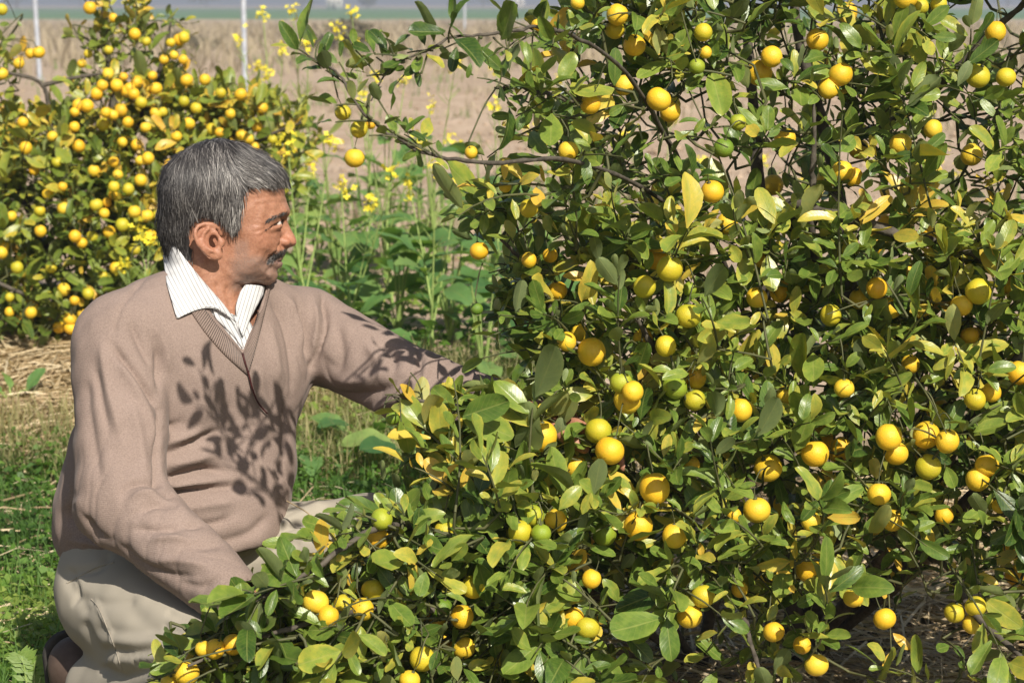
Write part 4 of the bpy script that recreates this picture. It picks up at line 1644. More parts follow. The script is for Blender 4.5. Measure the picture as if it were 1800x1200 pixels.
def build_leaves(root, Ld, mat, name_mass, cell, n_ind=300, frame=(0, 0, 1800, 1200)):
    n = len(Ld['pos'])
    ctr = Ld['pos'] + unit(Ld['ax']) * Ld['ln'][:, None] * .5
    px, py, d = proj(ctr)
    shape = rng.integers(0, N_SHAPE, n)
    # the leaves that show largest: nearest in each cell of the picture, by facing area
    R = leaf_mats(Ld, np.arange(n))
    face = np.abs(np.einsum('ij,ij->i', R[:, :, 2], unit(ctr - CAM))) * Ld['ln'] / d ** 2
    inside = (px > frame[0]) & (px < frame[2]) & (py > frame[1]) & (py < frame[3])
    key = (px // cell).astype(int) * 1000 + (py // cell).astype(int)
    best = {}
    for i in np.where(inside)[0]:
        k = key[i]
        if k not in best or d[i] < d[best[k]]:
            best[k] = i
    cand = np.array(sorted(best.values(), key=lambda i: -face[i]))
    ind = cand[:n_ind]
    isind = np.zeros(n, bool)
    isind[ind] = True
    pool = {}
    for i in ind:
        ti = int(np.argmin(np.abs(TINTS - Ld['tint'][i])))
        k = (int(shape[i]), ti)
        if k not in pool:
            v, f, uv = LT[k[0]]
            me = mesh_np('leaf', v, f, True, uv, np.full(len(v), TINTS[ti] + rng.uniform(-.03, .03)))
            me.materials.append(mat)
            pool[k] = me
        o = bpy.data.objects.new('leaf', pool[k])
        COL.objects.link(o)
        o.parent = root
        o.matrix_parent_inverse = Matrix.Translation(-root.location)
        M = Matrix.Identity(4)
        for a in range(3):
            for b in range(3):
                M[a][b] = R[i][a, b]
            M[a][3] = Ld['pos'][i][a]
        o.matrix_basis = M
    B = Buf()
    rest = np.where(~isind)[0]
    for s in range(N_SHAPE):
        ids = rest[shape[rest] == s]
        if not len(ids):
            continue
        v, f, uv = LT[s]
        W = np.einsum('nij,kj->nki', R[ids], v) + Ld['pos'][ids][:, None]
        F = (np.arange(len(ids)) * len(v))[:, None, None] + f[None]
        B.add(W.reshape(-1, 3), F.reshape(-1, 4), np.tile(uv, (len(ids), 1)), np.repeat(Ld['tint'][ids], len(v)))
    o = link(name_mass, B.mesh(name_mass), root, mat)
    o['kind'] = 'stuff'


def fruit_mesh(seed):
    r = np.random.default_rng(seed)
    nu, nv = 20, 14
    th = np.linspace(0, np.pi, nv + 1)
    ph = np.linspace(0, 2 * np.pi, nu, endpoint=False)
    t, p = np.meshgrid(th, ph, indexing='ij')
    R = 1 + .02 * np.sin(2 * p + r.uniform(0, 6)) * np.sin(t) + .015 * np.cos(3 * p + r.uniform(0, 6)) * np.sin(t)
    R *= 1 - .10 * np.exp(-(t / .28) ** 2) - .05 * np.exp(-((np.pi - t) / .18) ** 2)
    R[0], R[-1] = R[0].mean(), R[-1].mean()
    v = np.stack([R * np.sin(t) * np.cos(p), R * np.sin(t) * np.sin(p), R * np.cos(t) * r.uniform(.93, 1.05)], -1).reshape(-1, 3)
    i, j = np.meshgrid(np.arange(nv), np.arange(nu), indexing='ij')
    j2 = (j + 1) % nu
    f = np.stack([i * nu + j, (i + 1) * nu + j, (i + 1) * nu + j2, i * nu + j2], -1).reshape(-1, 4)
    return mesh_np('fruit', v * .02, f)


FRUIT = [fruit_mesh(k) for k in range(5)]
_st = Buf()
v, f = tube([A([0, 0, .0165]), A([0, 0, .0192]), A([0, 0, .0205])], [.0036, .0034, .0016], 7)
_st.add(v, f)
v, f = tube(spline([A([0, 0, .0195]), A([.001, .001, .028]), A([.004, .002, .040])], 6), [.0011, .0011, .001, .001, .001, .0012], 5)
_st.add(v, f)
STALK = _st.mesh('stalk')
STALK.materials.append(M_twig)
for me in FRUIT:
    me.materials.append(M_lemon)
FM = {'Y': M_lemon, 'L': M_turn, 'G': M_lime, 'D': M_green, 'O': M_lemon}
FL = {'L': 'half ripe yellow green fruit', 'G': 'unripe lime green fruit', 'D': 'dark green unripe fruit'}


def add_fruit(root, P, rad, kind):
    o = bpy.data.objects.new('fruit', FRUIT[rng.integers(0, 5)])
    COL.objects.link(o)
    o.parent = root
    o.matrix_parent_inverse = Matrix.Translation(-root.location)
    q = Vector((rng.normal(0, .35), rng.normal(0, .35), 1)).to_track_quat('Z', 'Y')
    spin = Matrix.Rotation(rng.uniform(0, 6.28), 4, 'Z')
    o.matrix_basis = Matrix.Translation(Vector(P)) @ q.to_matrix().to_4x4() @ spin @ Matrix.Scale(rad / .02, 4)
    o.material_slots[0].link = 'OBJECT'
    o.material_slots[0].material = FM[kind]
    if kind in FL:
        o['label'] = FL[kind]
    s = bpy.data.objects.new('stalk', STALK)
    COL.objects.link(s)
    s.parent = o
    return o, A(o.matrix_basis @ Vector((.004, .002, .040)))


def clear_fruits(Ld, FR, frac=.92):
    """leaves that would hide a fruit the picture shows are not grown there"""
    ctr = Ld['pos'] + unit(Ld['ax']) * Ld['ln'][:, None] * .5
    px, py, d = proj(ctr)
    tp = proj(Ld['pos'] + unit(Ld['ax']) * Ld['ln'][:, None] * .9)
    bp = proj(Ld['pos'])
    qp = proj(Ld['pos'] + unit(Ld['ax']) * Ld['ln'][:, None] * .72)
    rp = proj(Ld['pos'] + unit(Ld['ax']) * Ld['ln'][:, None] * .28)
    keep = np.ones(len(px), bool)
    for fx, fy, fr_, fd, kd in FR:
        lim = fr_ * (frac if kd != 'O' else .62) * (1.35 if fx < 700 and fy < 330 else 1.0)
        for qx, qy, _ in ((px, py, d), tp, bp, qp, rp):
            keep &= ~((np.hypot(qx - fx, qy - fy) < lim) & (d < fd + .03))
    return {k: v[keep] for k, v in Ld.items()}


# ---- front bush
FB_BASE = V(1380, 1165, 4.05)
FB_BASE[2] = 0
fb = empty('citrus_bush', FB_BASE)
tag(fb, 'large front citrus bush full of yellow fruit at the right, partly before the crouching man', 'citrus bush', 'citrus bushes in the orchard')


def VP(L):
    P = np.array([V(*p) for p in L])
    return P


B1, B2 = (1400, 1172, 4.05), (1230, 1180, 4.0)
LIMBS = [
    ([B1, (1390, 950, 3.92), (1345, 650, 3.82), (1322, 300, 3.78), (1306, 50, 3.76), (1296, -260, 3.8)], .021, .006),
    ([B1, (1480, 900, 3.92), (1505, 600, 3.86), (1462, 260, 3.80), (1412, 80, 3.75), (1385, -220, 3.7)], .020, .006),
    ([(1345, 650, 3.82), (1260, 430, 3.6), (1185, 270, 3.42), (1100, 140, 3.18), (1010, 72, 2.95), (950, 62, 2.88), (880, 66, 2.80), (800, 72, 2.74), (745, 98, 2.70), (690, 118, 2.69), (652, 178, 2.68)], .0042, .001),
    ([(1260, 430, 3.6), (1130, 330, 3.32), (1000, 285, 3.02), (900, 296, 2.83), (800, 288, 2.72), (748, 262, 2.69), (700, 238, 2.67), (650, 205, 2.66), (610, 150, 2.66), (570, 120, 2.66), (535, 92, 2.67)], .0038, .001),
    ([(1505, 600, 3.86), (1440, 480, 3.65), (1380, 372, 3.48), (1470, 390, 3.42), (1560, 412, 3.42), (1680, 440, 3.42), (1820, 492, 3.42)], .013, .006),
    ([B2, (1280, 900, 3.68), (1235, 800, 3.45), (1190, 700, 3.33), (1120, 560, 3.25)], .015, .004),
    ([B2, (1000, 1010, 3.5), (800, 930, 3.18), (660, 905, 3.02), (520, 1000, 2.93), (400, 1080, 2.88)], .009, .002),
    ([B2, (930, 1110, 3.3), (720, 1080, 3.02), (500, 1120, 2.92), (330, 1170, 2.86)], .008, .002),
    ([B2, (1060, 900, 3.5), (930, 770, 3.28), (800, 715, 3.18), (690, 695, 3.12)], .008, .002),
    ([B1, (1570, 950, 3.65), (1710, 750, 3.48), (1810, 600, 3.42), (1900, 430, 3.45)], .016, .005),
    ([B1, (1600, 1010, 3.7), (1665, 970, 3.42), (1720, 1060, 3.30), (1800, 1160, 3.2)], .011, .004),
    ([(1462, 260, 3.80), (1600, 190, 3.65), (1740, 60, 3.55), (1880, -80, 3.5)], .010, .004),
    ([(1480, 900, 3.92), (1330, 960, 3.5), (1310, 1060, 3.3), (1335, 1180, 3.22)], .010, .003),
    ([(1060, 900, 3.5), (1020, 700, 3.4), (960, 520, 3.3), (880, 420, 3.24)], .009, .0025),
    ([(1345, 650, 3.82), (1420, 560, 3.55), (1440, 350, 3.42), (1430, 180, 3.38)], .010, .003),
    ([B1, (1700, 900, 3.8), (1950, 700, 3.7), (2150, 400, 3.7)], .016, .004),
    ([(1100, 140, 3.28), (1020, 180, 3.1), (940, 155, 3.03), (870, 155, 3.0)], .005, .0018),
]
FBUSH = Bush([(VP(p), a, b) for p, a, b in LIMBS])
ZF = rbf([(600, 150, 2.66), (640, 240, 2.66), (800, 250, 2.74), (900, 100, 2.81), (1100, 80, 3.22), (1400, 60, 3.42), (1750, 60, 3.45), (950, 300, 3.10), (1150, 300, 3.28), (1450, 300, 3.42), (1750, 300, 3.40), (900, 480, 3.24), (1150, 500, 3.22), (1400, 550, 3.36), (1700, 550, 3.34),
          (700, 720, 3.12), (950, 750, 3.20), (1150, 780, 3.18), (1400, 780, 3.28), (1700, 780, 3.28), (600, 950, 2.98), (900, 950, 3.05), (1150, 980, 3.16), (1400, 1020, 3.22), (1700, 1020, 3.30), (350, 1150, 2.86), (600, 1120, 2.92), (900, 1130, 3.05), (1200, 1150, 3.2), (1700, 1180, 3.22)])
FR_LIST = [
    (603, 198, 14, 'Y'), (631, 227, 15, 'Y'), (651, 218, 9, 'Y'), (623, 278, 17, 'Y'), (828, 268, 11, 'Y'), (999, 265, 17, 'Y'), (888, 327, 11, 'O'), (930, 366, 16, 'L'), (1085, 26, 18, 'Y'), (1080, 52, 17, 'L'), (1115, 80, 19, 'Y'), (1236, 57, 16, 'L'),
    (1240, 92, 11, 'Y'), (1038, 183, 17, 'Y'), (1097, 150, 17, 'Y'), (1158, 175, 21, 'Y'), (1178, 196, 18, 'O'), (1297, 215, 14, 'G'), (1272, 260, 17, 'D'), (1356, 100, 18, 'Y'), (1335, 128, 22, 'O'), (1437, 70, 19, 'Y'), (1478, 131, 21, 'Y'), (1456, 155, 18, 'Y'),
    (1380, 243, 18, 'O'), (1252, 337, 20, 'Y'), (1278, 392, 18, 'O'), (1480, 301, 18, 'Y'), (1500, 311, 16, 'Y'), (1583, 253, 19, 'Y'), (1640, 227, 16, 'O'), (1708, 272, 19, 'O'), (1719, 134, 21, 'Y'), (1768, 136, 17, 'L'), (1750, 56, 18, 'Y'), (1617, 12, 15, 'L'),
    (1650, 8, 14, 'L'), (1185, 108, 17, 'O'), (1225, 117, 14, 'G'), (842, 441, 16, 'Y'), (930, 457, 13, 'Y'), (967, 449, 13, 'O'), (980, 511, 17, 'O'), (1177, 472, 22, 'Y'), (1153, 455, 20, 'O'), (1133, 504, 19, 'L'), (1210, 555, 22, 'L'), (1212, 508, 12, 'G'),
    (1170, 608, 18, 'Y'), (1130, 595, 17, 'O'), (1040, 618, 24, 'Y'), (996, 600, 16, 'Y'), (1018, 585, 15, 'O'), (1092, 672, 19, 'G'), (1103, 703, 23, 'Y'), (1112, 688, 18, 'Y'), (1186, 680, 21, 'G'), (1221, 663, 20, 'O'), (1221, 703, 19, 'Y'), (952, 766, 26, 'Y'),
    (1052, 757, 23, 'L'), (1072, 792, 25, 'Y'), (1012, 820, 20, 'O'), (1151, 858, 26, 'Y'), (1216, 816, 14, 'O'), (1122, 924, 24, 'Y'), (1186, 941, 21, 'Y'), (1063, 938, 20, 'G'), (1091, 952, 13, 'O'), (914, 935, 20, 'Y'), (938, 906, 18, 'G'), (951, 937, 17, 'G'),
    (977, 914, 19, 'Y'), (1040, 1017, 16, 'Y'), (832, 1031, 21, 'Y'), (776, 1070, 19, 'D'), (764, 1090, 19, 'O'), (812, 1083, 20, 'Y'), (816, 1138, 19, 'Y'), (742, 1157, 21, 'Y'), (780, 1128, 15, 'O'), (720, 1195, 18, 'Y'), (781, 933, 18, 'L'), (671, 912, 19, 'G'),
    (664, 946, 19, 'Y'), (680, 947, 13, 'O'), (638, 1070, 19, 'Y'), (555, 1058, 22, 'Y'), (577, 1082, 18, 'Y'), (655, 1036, 19, 'L'), (604, 1062, 17, 'L'), (378, 1140, 17, 'Y'), (410, 1132, 18, 'Y'), (357, 1139, 14, 'Y'), (328, 1182, 22, 'Y'), (342, 1158, 15, 'O'),
    (566, 1140, 11, 'G'), (400, 1192, 13, 'D'), (298, 1198, 15, 'Y'), (1008, 1086, 18, 'Y'), (1033, 1103, 20, 'Y'), (1236, 1047, 21, 'Y'), (1212, 1082, 22, 'Y'), (1302, 720, 20, 'Y'), (1383, 694, 18, 'O'), (1350, 822, 24, 'Y'), (1433, 797, 24, 'Y'), (1478, 785, 17, 'O'),
    (1330, 896, 23, 'Y'), (1425, 915, 17, 'O'), (1290, 905, 13, 'O'), (1484, 682, 17, 'Y'), (1562, 768, 22, 'Y'), (1575, 796, 21, 'Y'), (1628, 764, 23, 'Y'), (1665, 775, 20, 'Y'), (1632, 820, 21, 'Y'), (1718, 842, 20, 'Y'), (1735, 818, 20, 'Y'), (1757, 889, 13, 'Y'),
    (1545, 868, 20, 'Y'), (1570, 914, 19, 'O'), (1420, 1000, 21, 'O'), (1500, 1050, 17, 'Y'), (1410, 1133, 15, 'Y'), (1435, 1168, 20, 'Y'), (1360, 1110, 18, 'Y'), (1300, 1035, 14, 'O'), (1555, 1087, 19, 'O'), (1678, 1076, 18, 'L'), (1715, 1065, 18, 'L'), (1710, 1096, 17, 'Y'),
    (1714, 702, 18, 'L'), (1742, 689, 17, 'Y'), (1792, 655, 20, 'Y'), (1705, 590, 16, 'O'), (1690, 537, 19, 'Y'), (1720, 512, 22, 'Y'), (1541, 506, 18, 'Y'), (1460, 554, 18, 'L'), (1512, 525, 19, 'O'), (1566, 540, 19, 'O'), (1330, 523, 18, 'Y'), (1372, 512, 19, 'O'),
    (1635, 416, 18, 'O'), (1558, 395, 16, 'O'), (1335, 456, 14, 'O'), (1015, 5, 12, 'Y'), (945, 45, 11, 'O'), (1595, 480, 17, 'O'), (838, 543, 11, 'D'), (1770, 500, 17, 'O'), (1600, 640, 16, 'O'), (1660, 905, 16, 'O'), (690, 735, 12, 'D'),
]
FR_LIST = [(a, b, c, 'L' if (k == 'Y' and (i * 7919) % 100 < (20 if b > 850 or a < 1250 else 9)) else k) for i, (a, b, c, k) in enumerate(FR_LIST)]
FR = []
fruit_ends = []
for fx, fy, fr_, kd in FR_LIST:
    fd = float(ZF(fx, fy)) + (.10 if kd == 'O' else .02) + rng.uniform(-.02, .03)
    FR.append((fx, fy, fr_, fd, kd))
    o, e = add_fruit(fb, V(fx, fy, fd), 1.05 * fr_ / FPX * fd, kd)
    fruit_ends.append(e)
# hidden and out-of-frame fruit
for k in range(40):
    fx, fy = rng.uniform(1000, 2050), rng.uniform(-120, 1080)
    if 0 < fx < 1800 and fy > 0:
        fd = float(ZF(fx, fy)) + rng.uniform(.25, .6)
    else:
        fd = float(ZF(fx, fy)) + rng.uniform(0, .4)
    P = V(fx, fy, fd)
    if P[2] > .08:
        o, e = add_fruit(fb, P, .0195, 'Y')
        fruit_ends.append(e)

MAIN = [(1010, -200), (2100, -200), (2100, 1215), (1000, 1230), (900, 1020), (880, 820), (940, 660), (905, 540), (880, 440), (835, 380), (900, 250), (960, 150), (1000, 30)]
LOWL = [(290, 1130), (420, 1050), (560, 975), (640, 915), (735, 860), (760, 800), (830, 745), (910, 725), (1000, 800), (1010, 1240), (280, 1260)]
GAPS = [(1215, 300, 60), (1330, 560, 45), (1610, 230, 60), (1150, 240, 50), (1260, 480, 40), (1480, 200, 45), (1700, 180, 55), (1100, 370, 45), (1560, 1010, 70), (1620, 1110, 90), (1300, 330, 40), (1550, 340, 40), (1000, 320, 35), (1770, 100, 50), (1240, 200, 45), (1400, 300, 40), (1500, 1150, 90), (1130, 1080, 60), (1180, 1170, 90), (960, 420, 35), (1000, 490, 30)]
CLEAR = [(-50, -50), (480, -50), (500, 60), (560, 130), (580, 320), (640, 420), (900, 430), (820, 560), (830, 640), (650, 665), (640, 760), (680, 850), (590, 880), (480, 940), (425, 985), (400, 1030), (320, 1060), (240, 1150), (230, 1250), (-50, 1250)]


def bush_center(py):
    return V(1400, py, 4.0)


def sample_twigs(poly, n, thick, pw, size, lowest=.05):
    poly = A(poly, float)
    cnt = 0
    while cnt < n:
        px = rng.uniform(poly[:, 0].min(), poly[:, 0].max())
        py = rng.uniform(poly[:, 1].min(), poly[:, 1].max())
        if not in_poly(A(px), A(py), poly):
            continue
        g = min([math.hypot(px - a, py - b) / c for a, b, c in GAPS])
        if g < 1 and rng.random() > g * .45:
            continue
        if py < 420 and rng.random() < .44:
            continue
        if px > 1080 and py > 1000 and (rng.random() < .40 + .3 * (py > 1060) or (thick > .5 and rng.random() < .7)):
            continue
        d = float(ZF(px, py)) + thick * rng.random() ** pw
        P = V(px, py, d)
        if P[2] < lowest:
            continue
        out = unit(P - bush_center(py + 150))
        dd = unit(out * .75 + A([0, 0, .40]) + rng.normal(0, .42, 3))
        low = sstep(800, 1150, py)
        dd = unit(dd - A([0, 0, .75 * low]))
        L = rng.uniform(.09, .20)
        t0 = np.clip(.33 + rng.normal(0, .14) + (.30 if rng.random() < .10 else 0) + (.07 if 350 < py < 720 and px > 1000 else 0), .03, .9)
        FBUSH.twig(P - dd * L * .5, dd, L, int(rng.integers(6, 12)), size * rng.uniform(.8, 1.2), t0, droop=.25)
        cnt += 1


sample_twigs(MAIN, 760, .18, 1.0, .044)
sample_twigs(MAIN, 640, .85, 1.0, .046)
sample_twigs(LOWL, 230, .14, 1.0, .043)
sample_twigs(LOWL, 180, .45, 1.0, .045)
# sparse arching sprays on the left
for li, s0, s1, cnt in ((2, .42, 1.0, 24), (3, .42, 1.0, 17), (8, .45, 1.0, 18), (16, .3, 1.0, 10), (13, .45, 1.0, 10), (6, .55, 1., 14), (7, .5, 1., 14)):
    P = spline(FBUSH.limbs[li][0], 100)
    for k in range(cnt):
        s = s0 + (s1 - s0) * (k + rng.random() * .7) / cnt
        i = min(98, int(s * 99))
        tg = unit(P[min(i + 1, 99)] - P[max(i - 1, 0)])
        dd = unit(tg * .7 + rng.normal(0, .55, 3) + A([0, 0, .25]))
        FBUSH.twig(P[i], dd, rng.uniform(.02, .06), int(rng.integers(2, 5)), .034 if li in (2, 3, 16) else .056, np.clip(.26 + rng.normal(0, .12) + (.3 if li == 8 else 0), .03, .9), r0=.0015)
# hand placed sprays that the picture shows clearly
for (bx, by, bd_, tx, ty, td, nl, sz, t0) in [
        (840, 850, 3.12, 690, 690, 3.10, 11, .056, .66), (930, 800, 3.15, 935, 705, 3.12, 3, .088, .34), (800, 900, 3.05, 840, 640, 3.12, 9, .056, .36), (1280, 900, 3.2, 1230, 760, 3.12, 8, .066, .4),
        (1560, 640, 3.36, 1640, 520, 3.28, 10, .075, .42), (1640, 380, 3.38, 1560, 60, 3.36, 22, .066, .40), (1350, 560, 3.3, 1240, 30, 3.34, 16, .056, .36), (1480, 520, 3.34, 1455, 190, 3.33, 12, .058, .36),
        (1660, 980, 3.3, 1790, 1150, 3.16, 14, .060, .45), (1430, 960, 3.2, 1490, 860, 3.12, 9, .070, .38), (1440, 1130, 3.2, 1490, 1020, 3.1, 10, .074, .36), (1200, 1000, 3.15, 1160, 1080, 3.1, 8, .066, .36), (1340, 960, 3.2, 1300, 900, 3.15, 8, .07, .55),
        (640, 1080, 2.92, 600, 1180, 2.84, 9, .07, .52), (560, 1010, 2.92, 430, 1040, 2.86, 10, .062, .34), (520, 1120, 2.9, 300, 1150, 2.84, 12, .060, .34), (700, 960, 3.0, 760, 1010, 2.94, 8, .062, .62), (700, 930, 3.0, 600, 890, 2.96, 8, .055, .6),
        (880, 900, 3.06, 860, 800, 3.0, 8, .055, .55), (1720, 640, 3.34, 1760, 430, 3.3, 12, .068, .36), (1100, 700, 3.22, 1060, 470, 3.14, 12, .072, .36), (1260, 600, 3.24, 1250, 520, 3.16, 6, .085, .38), (1180, 470, 3.24, 1200, 400, 3.16, 8, .068, .62), (1100, 420, 3.26, 1050, 330, 3.2, 9, .06, .62)]:
    b, t = V(bx, by, bd_), V(tx, ty, td)
    FBUSH.twig(b, t - b, np.linalg.norm(t - b), nl + 4, sz * .80, t0, droop=.05)

FBUSH.connect_twigs()
LD = FBUSH.arrays()
LD = clear_fruits(LD, FR)
ctr = LD['pos'] + unit(LD['ax']) * LD['ln'][:, None] * .5
px, py, d = proj(ctr)
bad = in_poly(px, py, CLEAR) & (d < 3.9)
tpx_, tpy_, _ = proj(LD['pos'] + unit(LD['ax']) * LD['ln'][:, None])
bad |= in_poly(tpx_, tpy_, CLEAR) & (d < 3.9) & (py > 350)
arch = in_poly(px, py, [(480, 0), (960, 0), (960, 330), (480, 330)])
bad &= ~arch
bad |= ctr[:, 2] < .015
LD = {k: v[~bad] for k, v in LD.items()}
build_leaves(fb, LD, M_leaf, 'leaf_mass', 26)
for P, r0, r1 in FBUSH.limbs:
    pp = spline(P, 60)
    pp = pp + np.cumsum(rng.normal(0, .0016, (60, 3)), 0) * np.sin(np.linspace(0, np.pi, 60))[:, None]
    v, f = tube(pp, np.linspace(r0, r1, 60) * (1 + .10 * rng.normal(size=60)), 8)
    link('branch', mesh_np('branch', v, f), fb, M_bark)
B = Buf()
for pts, r0, r1 in FBUSH.tw:
    m = pts[len(pts) // 2]
    mx_, my_, md_ = proj(m)
    if in_poly(mx_, my_, CLEAR) and not (mx_ > 480 and my_ < 330):
        continue
    v, f = tube(pts, np.linspace(r0, r1, len(pts)), 5)
    B.add(v, f)
# fruit stalks run back to the nearest twig
wood = np.concatenate([t[0] for t in FBUSH.tw] + [FBUSH.nodes])
for e in fruit_ends:
    k = np.argmin(np.linalg.norm(wood - (e + A([0, .02, .02])), axis=1))
    v, f = tube(spline([e, (e + wood[k]) / 2 + A([0, 0, .008]), wood[k]], 6), .0012, 5)
    B.add(v, f)
o = link('twigs', B.mesh('twigs'), fb, M_twig)
o['kind'] = 'stuff'

# ---- rear bush
RBB = V(215, 600, 7.3)
RBB[2] = gz(RBB[0], RBB[1])
rb = empty('citrus_bush', RBB)
tag(rb, 'rear citrus bush crowded with small yellow fruit behind the man on the left', 'citrus bush', 'citrus bushes in the orchard')
RLIMB = [([(200, 595, 7.3), (210, 480, 7.25), (190, 330, 7.2), (200, 180, 7.15), (185, 60, 7.15), (180, -60, 7.1)], .025, .006), ([(200, 595, 7.3), (300, 450, 7.2), (370, 320, 7.1), (450, 250, 7.0), (530, 215, 6.95)], .018, .003),
         ([(200, 595, 7.3), (90, 450, 7.1), (20, 300, 7.0), (-60, 150, 7.0)], .02, .006), ([(210, 480, 7.25), (100, 250, 7.0), (75, 150, 6.95), (0, 120, 6.9), (-60, 40, 6.9)], .010, .004), ([(75, 150, 6.95), (140, 135, 6.95), (180, 130, 7.0)], .008, .004),
         ([(190, 330, 7.2), (260, 180, 7.1), (290, 90, 7.1), (300, 40, 7.1)], .012, .004), ([(200, 595, 7.3), (120, 540, 6.9), (50, 520, 6.75), (-40, 480, 6.7)], .014, .005), ([(300, 450, 7.2), (220, 420, 6.9), (120, 400, 6.75)], .012, .004)]
RB = Bush([(VP(p), a, b) for p, a, b in RLIMB])
ZR = rbf([(0, 150, 6.9), (180, 40, 7.05), (300, 80, 7.05), (200, 200, 6.9), (430, 220, 6.95), (0, 350, 6.7), (200, 380, 6.7), (380, 380, 6.85), (60, 520, 6.65), (200, 520, 6.7)])
RF = [(3, 17), (158, 14), (199, 32), (237, 60), (257, 73), (300, 75), (315, 70), (323, 66), (53, 94), (68, 92), (33, 112), (3, 130), (155, 95), (144, 112), (191, 88), (288, 105), (322, 105), (306, 97), (268, 133), (274, 156), (328, 141), (217, 135), (248, 180), (323, 178), (388, 163), (423, 166),
      (153, 186), (138, 185), (131, 197), (186, 198), (198, 202), (213, 194), (181, 219), (131, 223), (256, 224), (286, 197), (272, 198), (332, 217), (386, 233), (372, 227), (452, 223), (437, 244), (425, 238), (479, 245), (448, 258), (138, 257), (247, 283), (260, 278), (207, 307), (200, 328), (199, 343), (188, 356),
      (183, 375), (169, 360), (112, 367), (84, 341), (110, 328), (247, 317), (225, 332), (258, 379), (277, 377), (236, 372), (71, 406), (132, 415), (144, 427), (162, 416), (192, 408), (265, 415), (237, 438), (112, 509), (131, 528), (155, 516), (123, 561), (124, 577), (104, 575), (54, 549), (17, 548), (17, 522),
      (8, 432), (2, 444), (181, 485), (146, 552), (204, 471), (228, 155), (180, 152), (205, 150), (240, 145), (170, 165), (92, 240), (40, 215), (100, 285), (60, 300), (20, 380), (310, 240), (345, 190), (405, 200), (460, 190), (360, 140), (215, 250), (165, 300), (225, 215), (300, 290), (240, 255), (190, 130), (180, 150), (222, 160), (275, 200), (235, 165), (200, 285), (45, 260), (70, 370), (30, 470), (90, 470), (215, 395)]
RFL = []
rends = []
for fx, fy in RF:
    fd = float(ZR(fx, fy)) + rng.uniform(-.04, .06)
    kd = 'L' if rng.random() < .22 else ('O' if rng.random() < .12 else 'Y')
    r_ = rng.uniform(8.2, 12.0)
    RFL.append((fx, fy, r_, fd, kd))
    o, e = add_fruit(rb, V(fx, fy, fd), r_ / FPX * fd, kd)
    rends.append(e)
RPOLY = [(-160, 150), (-60, 130), (20, 200), (100, 200), (140, 130), (230, 140), (330, 130), (430, 165), (535, 190), (550, 280), (500, 350), (420, 420), (330, 520), (230, 580), (-160, 590)]
RTOP = [(130, -40), (160, -60), (230, -20), (330, 40), (330, 130), (140, 140)]
RLEFT = [(-160, -40), (10, -10), (45, 60), (20, 140), (-160, 140)]


def sample_r(poly, n, thick, size, dens=1.0):
    poly = A(poly, float)
    c = 0
    while c < n:
        px = rng.uniform(poly[:, 0].min(), poly[:, 0].max())
        py = rng.uniform(poly[:, 1].min(), poly[:, 1].max())
        if not in_poly(A(px), A(py), poly):
            continue
        d = float(ZR(px, py)) + thick * rng.random()
        P = V(px, py, d)
        if P[2] < gz(P[0], P[1]) + .05:
            continue
        out = unit(P - V(210, py + 120, 7.7))
        dd = unit(out * .7 + A([0, 0, .45 - .7 * sstep(420, 560, py)]) + rng.normal(0, .45, 3))
        L = rng.uniform(.10, .2)
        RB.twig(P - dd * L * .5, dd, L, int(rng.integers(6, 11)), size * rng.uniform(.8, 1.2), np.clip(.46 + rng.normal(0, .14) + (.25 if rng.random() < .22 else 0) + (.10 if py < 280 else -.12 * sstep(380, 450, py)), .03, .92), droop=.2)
        c += 1


sample_r(RPOLY, 570, .24, .054)
sample_r(RPOLY, 300, 1.1, .056)
sample_r(RTOP, 34, .3, .046)
sample_r(RLEFT, 26, .3, .05)
RB.connect_twigs()
LR = clear_fruits(RB.arrays(), RFL, .72)
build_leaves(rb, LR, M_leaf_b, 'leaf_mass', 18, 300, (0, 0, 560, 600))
for P, r0, r1 in RB.limbs:
    v, f = tube(spline(P, 24), np.linspace(r0, r1, 24), 7)
    link('branch', mesh_np('branch', v, f), rb, M_bark)
B = Buf()
for pts, r0, r1 in RB.tw:
    v, f = tube(pts, np.linspace(r0, r1, len(pts)) * 1.2, 4)
    B.add(v, f)
wood = np.concatenate([t[0] for t in RB.tw] + [RB.nodes])
for e in rends:
    k = np.argmin(np.linalg.norm(wood - e, axis=1))
    v, f = tube(spline([e, (e + wood[k]) / 2 + A([0, 0, .008]), wood[k]], 4), .0014, 4)
    B.add(v, f)
o = link('twigs', B.mesh('twigs'), rb, M_twig)
o['kind'] = 'stuff'

# ------------------------------------------------------------------ mustard and weeds
M_mstem = simple_mat('mustard_stem', (.20, .30, .07), (.33, .42, .13), 30, .6, .1, .001)
M_petal = simple_mat('mustard_petal', (.80, .66, .03), (.86, .75, .06), 60, .6, 0)
M_dstem = simple_mat('dry_stem', (.30, .22, .13), (.42, .33, .2), 40, .9, .1, .001)


